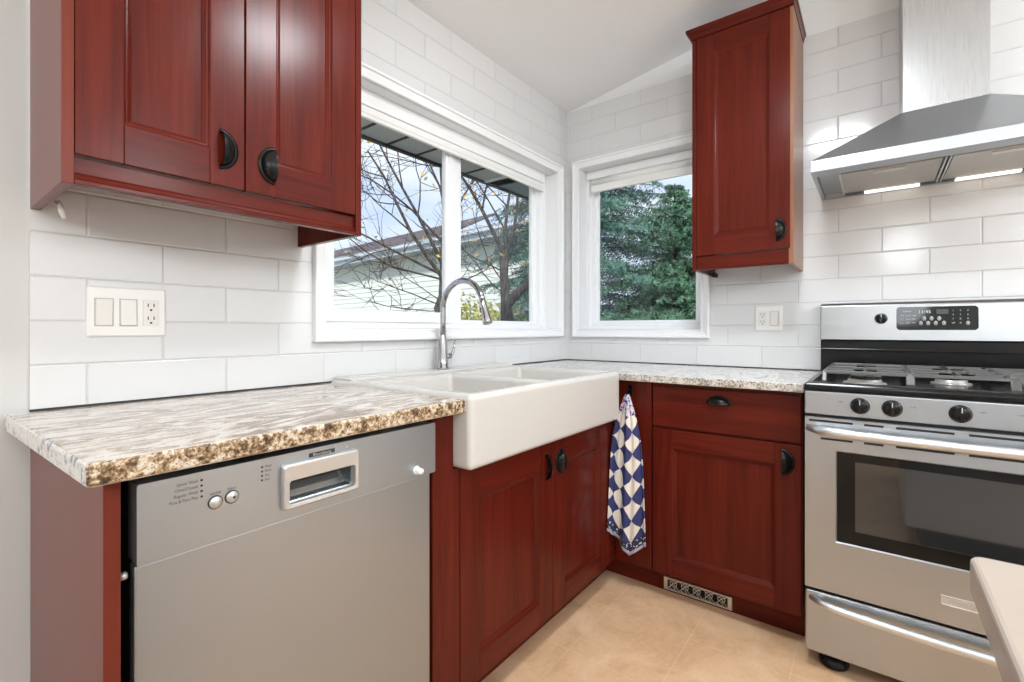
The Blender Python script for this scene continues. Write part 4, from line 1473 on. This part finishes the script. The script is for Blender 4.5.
def ceiling_lamp(x, y, watts, label, size=0.32, drop=0.45):
    zc = ceil_z(y)
    t = thing('ceiling_lamp', (x, y, zc), label, 'lamp', None)
    b = MB()
    b.lathe([(0.065, 0.01), (0.065, -0.02), (0.012, -0.03), (0.009, -drop)], (x, y, zc), 'z', 20)
    b.build('rod', NICKEL, t)
    zc -= drop
    b = MB()
    b.lathe([(size * 0.56, 0.0), (size * 0.56, -0.05), (size * 0.50, -0.055)], (x, y, zc + 0.03), 'z', 32)
    b.build('rim', NICKEL, t)
    b = MB()
    b.lathe([(size * 0.52, -0.03), (size * 0.50, -0.055), (size * 0.40, -0.085), (size * 0.22, -0.105), (0.0, -0.112)], (x, y, zc + 0.005), 'z', 32, caps=False)
    b.build('opal_shade', SHADEL, t)
    ld = bpy.data.lights.new('lamp_light', 'POINT' if drop > 0.2 else 'AREA')
    if drop > 0.2:
        ld.shadow_soft_size = size * 0.42
    else:                                   # flush fitting: shines down only
        ld.shape = 'DISK'
        ld.size = size
    ld.energy = watts
    ld.color = (0.885, 0.95, 1.0)
    lo = bpy.data.objects.new('lamp_light', ld)
    COL.objects.link(lo)
    lo.parent = t
    lo.location = (0, 0, -drop - 0.13 - (size * 0.42 if drop > 0.2 else 0.0))
    return t


ceiling_lamp(-1.46, -1.30, LAMP_W['main'], 'round opal ceiling lamp over the middle of the kitchen floor', 0.32, 0.10)
ceiling_lamp(-3.9, -1.7, LAMP_W['near'], 'round opal fill lamp added behind the camera near the window wall', 0.5)  # unseen, added for soft fill from behind, as are those below
ceiling_lamp(-4.6, -3.0, LAMP_W['room'], 'round opal fill lamp added nearest the far wall behind the camera', 0.5)
ceiling_lamp(-2.9, -3.9, LAMP_W['room'], 'round opal fill lamp added over the far side of the island', 0.5)
ceiling_lamp(-1.2, -4.1, LAMP_W['room'], 'round opal fill lamp added on the range side of the room behind the camera', 0.5)

# ------------------------------------------------------------------ outdoors
rnd = random.Random(7)
b = MB()
b.box((0.3, -14, -0.8), (40, 40, -0.7))
b.box((-30, 0.3, -0.8), (0.3, 40, -0.7))
tag(b.build('ground', GRASS), 'autumn lawn around the house', kind='structure')

# eave of this house over the windows
ev = structure('trim_1', (0, 0.6, 2.3), 'dark grey soffit and black fascia of the house eave')
b = MB()
b.box((-6.0, 0.165, 2.300), (0.60, 1.02, 2.312))
b.build('soffit', SOFFIT, ev)
b = MB()
x = 0.428 - 0.243
while x > -6:
    b.box((x - 0.007, 0.165, 2.292), (x + 0.007, 1.02, 2.3005))
    x -= 0.243
b.build('rib', SOFRIB, ev)
b = MB()
b.box((-6.0, 1.02, 2.285), (1.2, 1.05, 2.42))
b.build('fascia', SOFRIB, ev)
b = MB()
b.box((0.415, 0.165, 2.288), (0.445, 1.02, 2.3005))
b.build('white_strip', TRIM, ev)
b = MB()
b.box((0.46, 0.165, 2.300), (1.2, 1.02, 2.312))
b.build('corner_soffit', mat('plain_slate_soffit', (0.32, 0.37, 0.42), 0.6), ev)
b = MB()
b.box((-6.0, 0.17, 2.312), (1.2, 1.05, 2.42))
b.build('roof_deck', SHINGLE, ev)

# neighbouring house
ang = math.radians(84.6)
hu = Vector((math.cos(ang), math.sin(ang), 0))       # along its wall
hn = Vector((-math.sin(ang), math.cos(ang), 0))      # towards us
hA = Vector((4.4, 5.55, 0))


def TH_(p):
    q = hA + hu * p[0] - hn * p[2]
    return (q.x, q.y, p[1])


nh = thing('neighbour_house', TH_((4, -0.7, 0)), 'pale sided house with brown shingle roof outside the two-pane window', 'house')
b = MB(TH_)
zz = -0.7
while zz < 2.70:          # lapped siding boards, one wall
    b.loops([[(-2.3, zz, 0.0), (-2.3, zz, -0.016), (-2.3, zz + 0.118, -0.002), (-2.3, zz + 0.118, 0.0)], [(12, zz, 0.0), (12, zz, -0.016), (12, zz + 0.118, -0.002), (12, zz + 0.118, 0.0)]], 0, False, True, True, True)
    zz += 0.118
b.box((-2.3, -0.7, 0.0), (12, 2.75, 1.5))
b.box((2.02, -0.7, -0.022), (2.10, 2.7, 0.0))
b.build('wall', SIDING, nh)
b = MB(TH_)
b.box((-2.6, 2.70, -0.42), (12.2, 2.72, 0.0))
b.build('soffit', mat('grey_blue_soffit', (0.34, 0.38, 0.43), 0.7), nh)
b = MB(TH_)
b.prism([(2.70, -0.44), (2.86, -0.44), (2.86, -0.42), (2.70, -0.42)], 'x', -2.6, 12.2)
b.prism([(2.80, -0.53), (2.785, -0.48), (2.785, -0.44), (2.875, -0.44), (2.875, -0.455), (2.80, -0.455), (2.80, -0.50), (2.875, -0.545), (2.88, -0.53)], 'x', -2.6, 12.2)
b.build('gutter', GUTTER, nh)
b = MB(TH_)
b.prism([(2.870, -0.46), (3.70, 1.30), (3.66, 1.30), (2.83, -0.44)], 'x', -0.25, 12.2)
b.build('roof', SHINGLE, nh)
b = MB(TH_)
b.prism([(2.870, -0.46), (3.10, 1.30), (3.06, 1.30), (2.83, -0.44)], 'x', -2.6, -0.26)
b.build('wing_roof', GUTTER, nh)


# bare trees ---------------------------------------------------------
def limb(b, p, d, length, r, depth, tips, wild=0.35, up=0.12):
    n = 5
    path, rad = [tuple(p)], [r]
    cur, dv = Vector(p), Vector(d).normalized()
    for k in range(n):
        dv = (dv + Vector((rnd.gauss(0, wild), rnd.gauss(0, wild), rnd.gauss(0, wild) + up)) * 0.35).normalized()
        cur = cur + dv * (length / n)
        path.append(tuple(cur))
        rad.append(r * (1 - 0.62 * (k + 1) / n))
    b.tube(path, rad, 6 if r < 0.02 else 8, caps=False)
    if depth == 0:
        tips.append(cur.copy())
        return
    kids = 3 if depth > 1 else 4
    for k in range(kids):
        t = 0.35 + 0.65 * (k + rnd.random() * 0.6) / kids
        i = min(n, int(t * n))
        side = Vector((rnd.gauss(0, 1), rnd.gauss(0, 1), rnd.gauss(0.15, 0.7))).normalized()
        nd = (dv * 0.75 + side * 0.8).normalized()
        limb(b, path[i], nd, length * rnd.uniform(0.5, 0.75), max(0.0035, rad[i] * 0.58), depth - 1, tips, wild, up)


def leaf_cluster(b, c, n, spread, size):
    for _ in range(n):
        p = Vector(c) + Vector((rnd.gauss(0, spread), rnd.gauss(0, spread), rnd.gauss(0, spread)))
        a = Vector((rnd.gauss(0, 1), rnd.gauss(0, 1), rnd.gauss(0, 1))).normalized()
        e = a.cross(Vector((rnd.gauss(0, 1), rnd.gauss(0, 1), rnd.gauss(0, 1)))).normalized()
        s_ = size * rnd.uniform(0.6, 1.3)
        k = b.pts([p - a * s_, p + e * s_ * 0.5, p + a * s_, p - e * s_ * 0.5])
        b.face((k, k + 1, k + 2, k + 3))


def bare_tree(loc, trunk, limbs, label, leaves):
    t = thing('bare_tree', loc, label, 'tree', None)
    b = MB()
    b.tube([p for p, r in trunk], [r for p, r in trunk], 12, caps=False)
    b.build('trunk', BARK, t)
    tips = []
    b = MB()
    for p, d, ln, r, dep in limbs:
        limb(b, p, d, ln, r, dep, tips)
    b.build('branches', BARK, t, recalc=False)
    b = MB()
    for c in tips:
        if rnd.random() < leaves:
            leaf_cluster(b, c, 2, 0.05, 0.028)
    if b.f:
        o = b.build('last_leaves', LEAFYEL, t, recalc=False)
        o['kind'] = 'stuff'
    return t


tx, ty = 1.03, 2.11
bare_tree((tx, ty, -0.7), [((tx + .05, ty, -0.7), 0.070), ((tx, ty, 0.6), 0.060), ((tx - 0.02, ty + 0.02, 1.2), 0.050), ((tx - 0.035, ty + 0.03, 1.32), 0.062), ((tx - 0.01, ty + 0.01, 1.45), 0.044), ((tx + 0.02, ty - 0.0, 2.3), 0.034), ((tx - 0.05, ty + 0.04, 3.4), 0.018)],
          [((tx, ty, 1.62), (-0.55, 0.40, 1.0), 1.5, 0.022, 3), ((tx, ty, 1.75), (-0.45, 0.20, 1.1), 1.5, 0.020, 3), ((tx, ty, 1.66), (-0.9, 0.6, 0.55), 1.5, 0.015, 3), ((tx, ty, 1.62), (-1.0, 0.75, 0.05), 1.4, 0.012, 2),
           ((tx, ty, 1.34), (-0.9, 0.7, 0.15), 0.9, 0.008, 3), ((tx, ty, 1.30), (-0.8, 0.5, -0.25), 0.8, 0.007, 3), ((tx, ty, 1.38), (-0.7, 0.7, 0.5), 0.8, 0.007, 3), ((tx, ty, 2.0), (-0.6, 0.6, 0.9), 1.3, 0.016, 3), ((tx, ty, 1.9), (0.7, 0.1, 0.9), 1.1, 0.014, 3),
           ((tx, ty, 1.5), (0.8, -0.1, 0.5), 0.9, 0.010, 3), ((tx, ty, 2.4), (0.1, 0.5, 1), 1.2, 0.014, 2)],
          'bare dark tree with upswept branches behind the left pane of the two-pane window', 0.10)
tx, ty = 1.86, 1.93
bare_tree((tx, ty, -0.7), [((tx, ty, -0.7), 0.095), ((tx, ty, 0.6), 0.085), ((tx + 0.02, ty, 1.20), 0.078), ((tx + 0.0, ty + 0.01, 1.45), 0.058), ((tx - 0.02, ty + 0.02, 1.75), 0.050), ((tx - 0.01, ty + 0.02, 1.95), 0.058), ((tx - 0.01, ty + 0.02, 2.03), 0.040)],
          [((tx - 0.01, ty + 0.02, 1.98), (-0.30, 0.30, 1.0), 1.4, 0.026, 3), ((tx, ty, 1.98), (-0.05, -0.02, 1.0), 1.4, 0.022, 3), ((tx, ty, 2.0), (0.25, -0.25, 0.9), 1.2, 0.020, 3),
           ((tx, ty, 1.38), (0.40, -0.48, 0.62), 0.9, 0.060, 2), ((tx, ty, 1.75), (-0.7, 0.4, 0.5), 1.0, 0.010, 3), ((tx, ty, 1.5), (-0.8, 0.6, 0.2), 0.9, 0.009, 3), ((tx, ty, 1.95), (0.55, 0.1, 0.8), 1.0, 0.014, 3), ((tx, ty, 1.6), (-0.5, 0.5, 0.9), 1.0, 0.010, 3)],
          'thick-trunked bare tree forking behind the right pane of the two-pane window', 0.45)


# conifers -----------------------------------------------------------
def conifer(loc, height, rad, seed, label, needle, z_lo, whorls, nb, face_dir=None, drop=0.55):
    r_ = random.Random(seed)
    t = thing('spruce_tree', loc, label, 'tree', None)
    x, y, z = loc
    b = MB()
    b.tube([(x, y, z), (x, y, z + height * 0.5), (x, y, z + height)], [0.13, 0.075, 0.008], 10, caps=False)
    b.build('trunk', BARK, t)
    b = MB()
    bw = MB()
    for w in range(whorls):
        f = w / (whorls - 1)
        zz_ = z_lo + (z + height - 0.05 - z_lo) * f
        k_ = max(0.0, (z + height - zz_) / height)
        R = rad * min(1.0, 0.03 + 1.35 * k_ ** 0.85) * r_.uniform(0.62, 1.18)
        for i in range(nb):
            a = 2 * math.pi * (i + r_.random()) / nb
            if face_dir is not None and math.cos(a - face_dir) < -0.35:
                continue
            Rl = R * r_.uniform(0.7, 1.1)
            da = Vector((math.cos(a), math.sin(a), 0))
            pts = []
            for s_ in range(6):
                q = s_ / 5
                pts.append(Vector((x, y, zz_)) + da * Rl * q + Vector((0, 0, (0.32 * q - drop * q * q * 1.2 + 0.22 * q ** 4) * Rl + (0.35 * Rl * q if k_ < 0.25 else 0))))
            bw.tube([tuple(p) for p in pts], [0.011 * (1 - 0.8 * s_ / 5) for s_ in range(6)], 4, caps=False)
            # side sprays along the bough, hanging a little
            nsp = max(5, int(Rl * 24))
            for s_ in range(nsp):
                q = 0.12 + 0.88 * (s_ + r_.random()) / nsp
                j = min(4, int(q * 5))
                base = pts[j].lerp(pts[j + 1], q * 5 - j)
                for sd in (-1, 1):
                    side = Vector((-da.y, da.x, 0)) * sd
                    ln = (0.10 + 0.22 * (1 - q)) * r_.uniform(0.7, 1.4) * min(1.3, 0.45 + Rl)
                    dirn = (side * 0.8 + da * 0.6 + Vector((0, 0, r_.uniform(-1.3, 0.0)))).normalized()
                    tip = base + dirn * ln
                    # needle blades around the twig
                    nn = 7
                    for m_ in range(nn):
                        qq = (m_ + 0.5) / nn
                        c = base.lerp(tip, qq)
                        perp = dirn.cross(Vector((r_.gauss(0, 1), r_.gauss(0, 1), r_.gauss(0, 1)))).normalized()
                        L2 = (0.026 + 0.020 * min(1.0, k_ * 2.5)) * (1.1 - 0.5 * qq)
                        e = dirn * 0.020
                        k = b.pts([c - perp * L2 + e, c - e * 0.35, c + perp * L2 + e, c + e * 0.5])
                        b.face((k, k + 1, k + 2, k + 3))
    bw.build('boughs', BARK, t, recalc=False)
    o = b.build('needles', needle, t, recalc=False)
    return t


FD = math.radians(212)
conifer((3.45, 0.50, -0.7), 3.62, 1.45, 3, 'smaller spruce with its pointed top showing in the single-pane window', NEEDLE2, 0.3, 26, 11, FD)
conifer((3.55, 1.85, -0.7), 7.5, 1.75, 5, 'larger spruce filling the left side of the single-pane window', NEEDLE, 0.3, 42, 12, FD)
conifer((5.9, -0.35, -0.7), 3.5, 1.7, 9, 'low spruce behind the pointed one, at the right edge of the single-pane window', NEEDLE2, 0.3, 22, 12, FD)
conifer((8.6, 2.2, -0.7), 4.6, 1.6, 11, 'background spruce between the two nearer ones in the single-pane window', NEEDLE2, 0.3, 24, 12, FD)

# leafy shrubs under the right pane
for i, (x, y, z, r, m, lab) in enumerate(((1.75, 2.45, 1.12, 0.42, LEAFY, 'yellow-green shrub behind the tap spout outside the two-pane window'), (2.50, 2.50, 1.12, 0.36, LEAFY, 'yellow-green shrub right of the thick bare trunk outside'))):
    s = thing('garden_shrub', (x, y, -0.7), lab, 'shrub')
    b = MB()
    for k in range(7):
        a = k * 0.9
        b.tube([(x, y, -0.7), (x + 0.1 * math.cos(a), y + 0.1 * math.sin(a), 0.2), (x + r * 0.7 * math.cos(a), y + r * 0.7 * math.sin(a), z + 0.1)], [0.018, 0.012, 0.005], 6, caps=False)
    b.build('stems', BARK, s)
    b = MB()
    for k in range(620):
        d = Vector((rnd.gauss(0, 1), rnd.gauss(0, 1), rnd.gauss(0, 1))).normalized() * r * rnd.random() ** 0.4
        leaf_cluster(b, (x + d.x, y + d.y, z + d.z), 2, 0.03, 0.030)
    b.build('leaves', m, s, recalc=False)

# distant house glimpsed low between the spruce boughs
dh = thing('distant_house', (17.0, 2.2, -0.7), 'far orange-brick house glimpsed low at the right of the single-pane window', 'house')
b = MB()
b.box((16.0, 0.6, -0.7), (20, 2.6, 1.72))
b.build('wall', REDBRICK, dh)
b = MB()
b.prism([(0.3, 1.7), (2.9, 1.7), (1.6, 2.5)], 'x', 15.8, 20.2)
b.build('roof', GUTTER, dh)
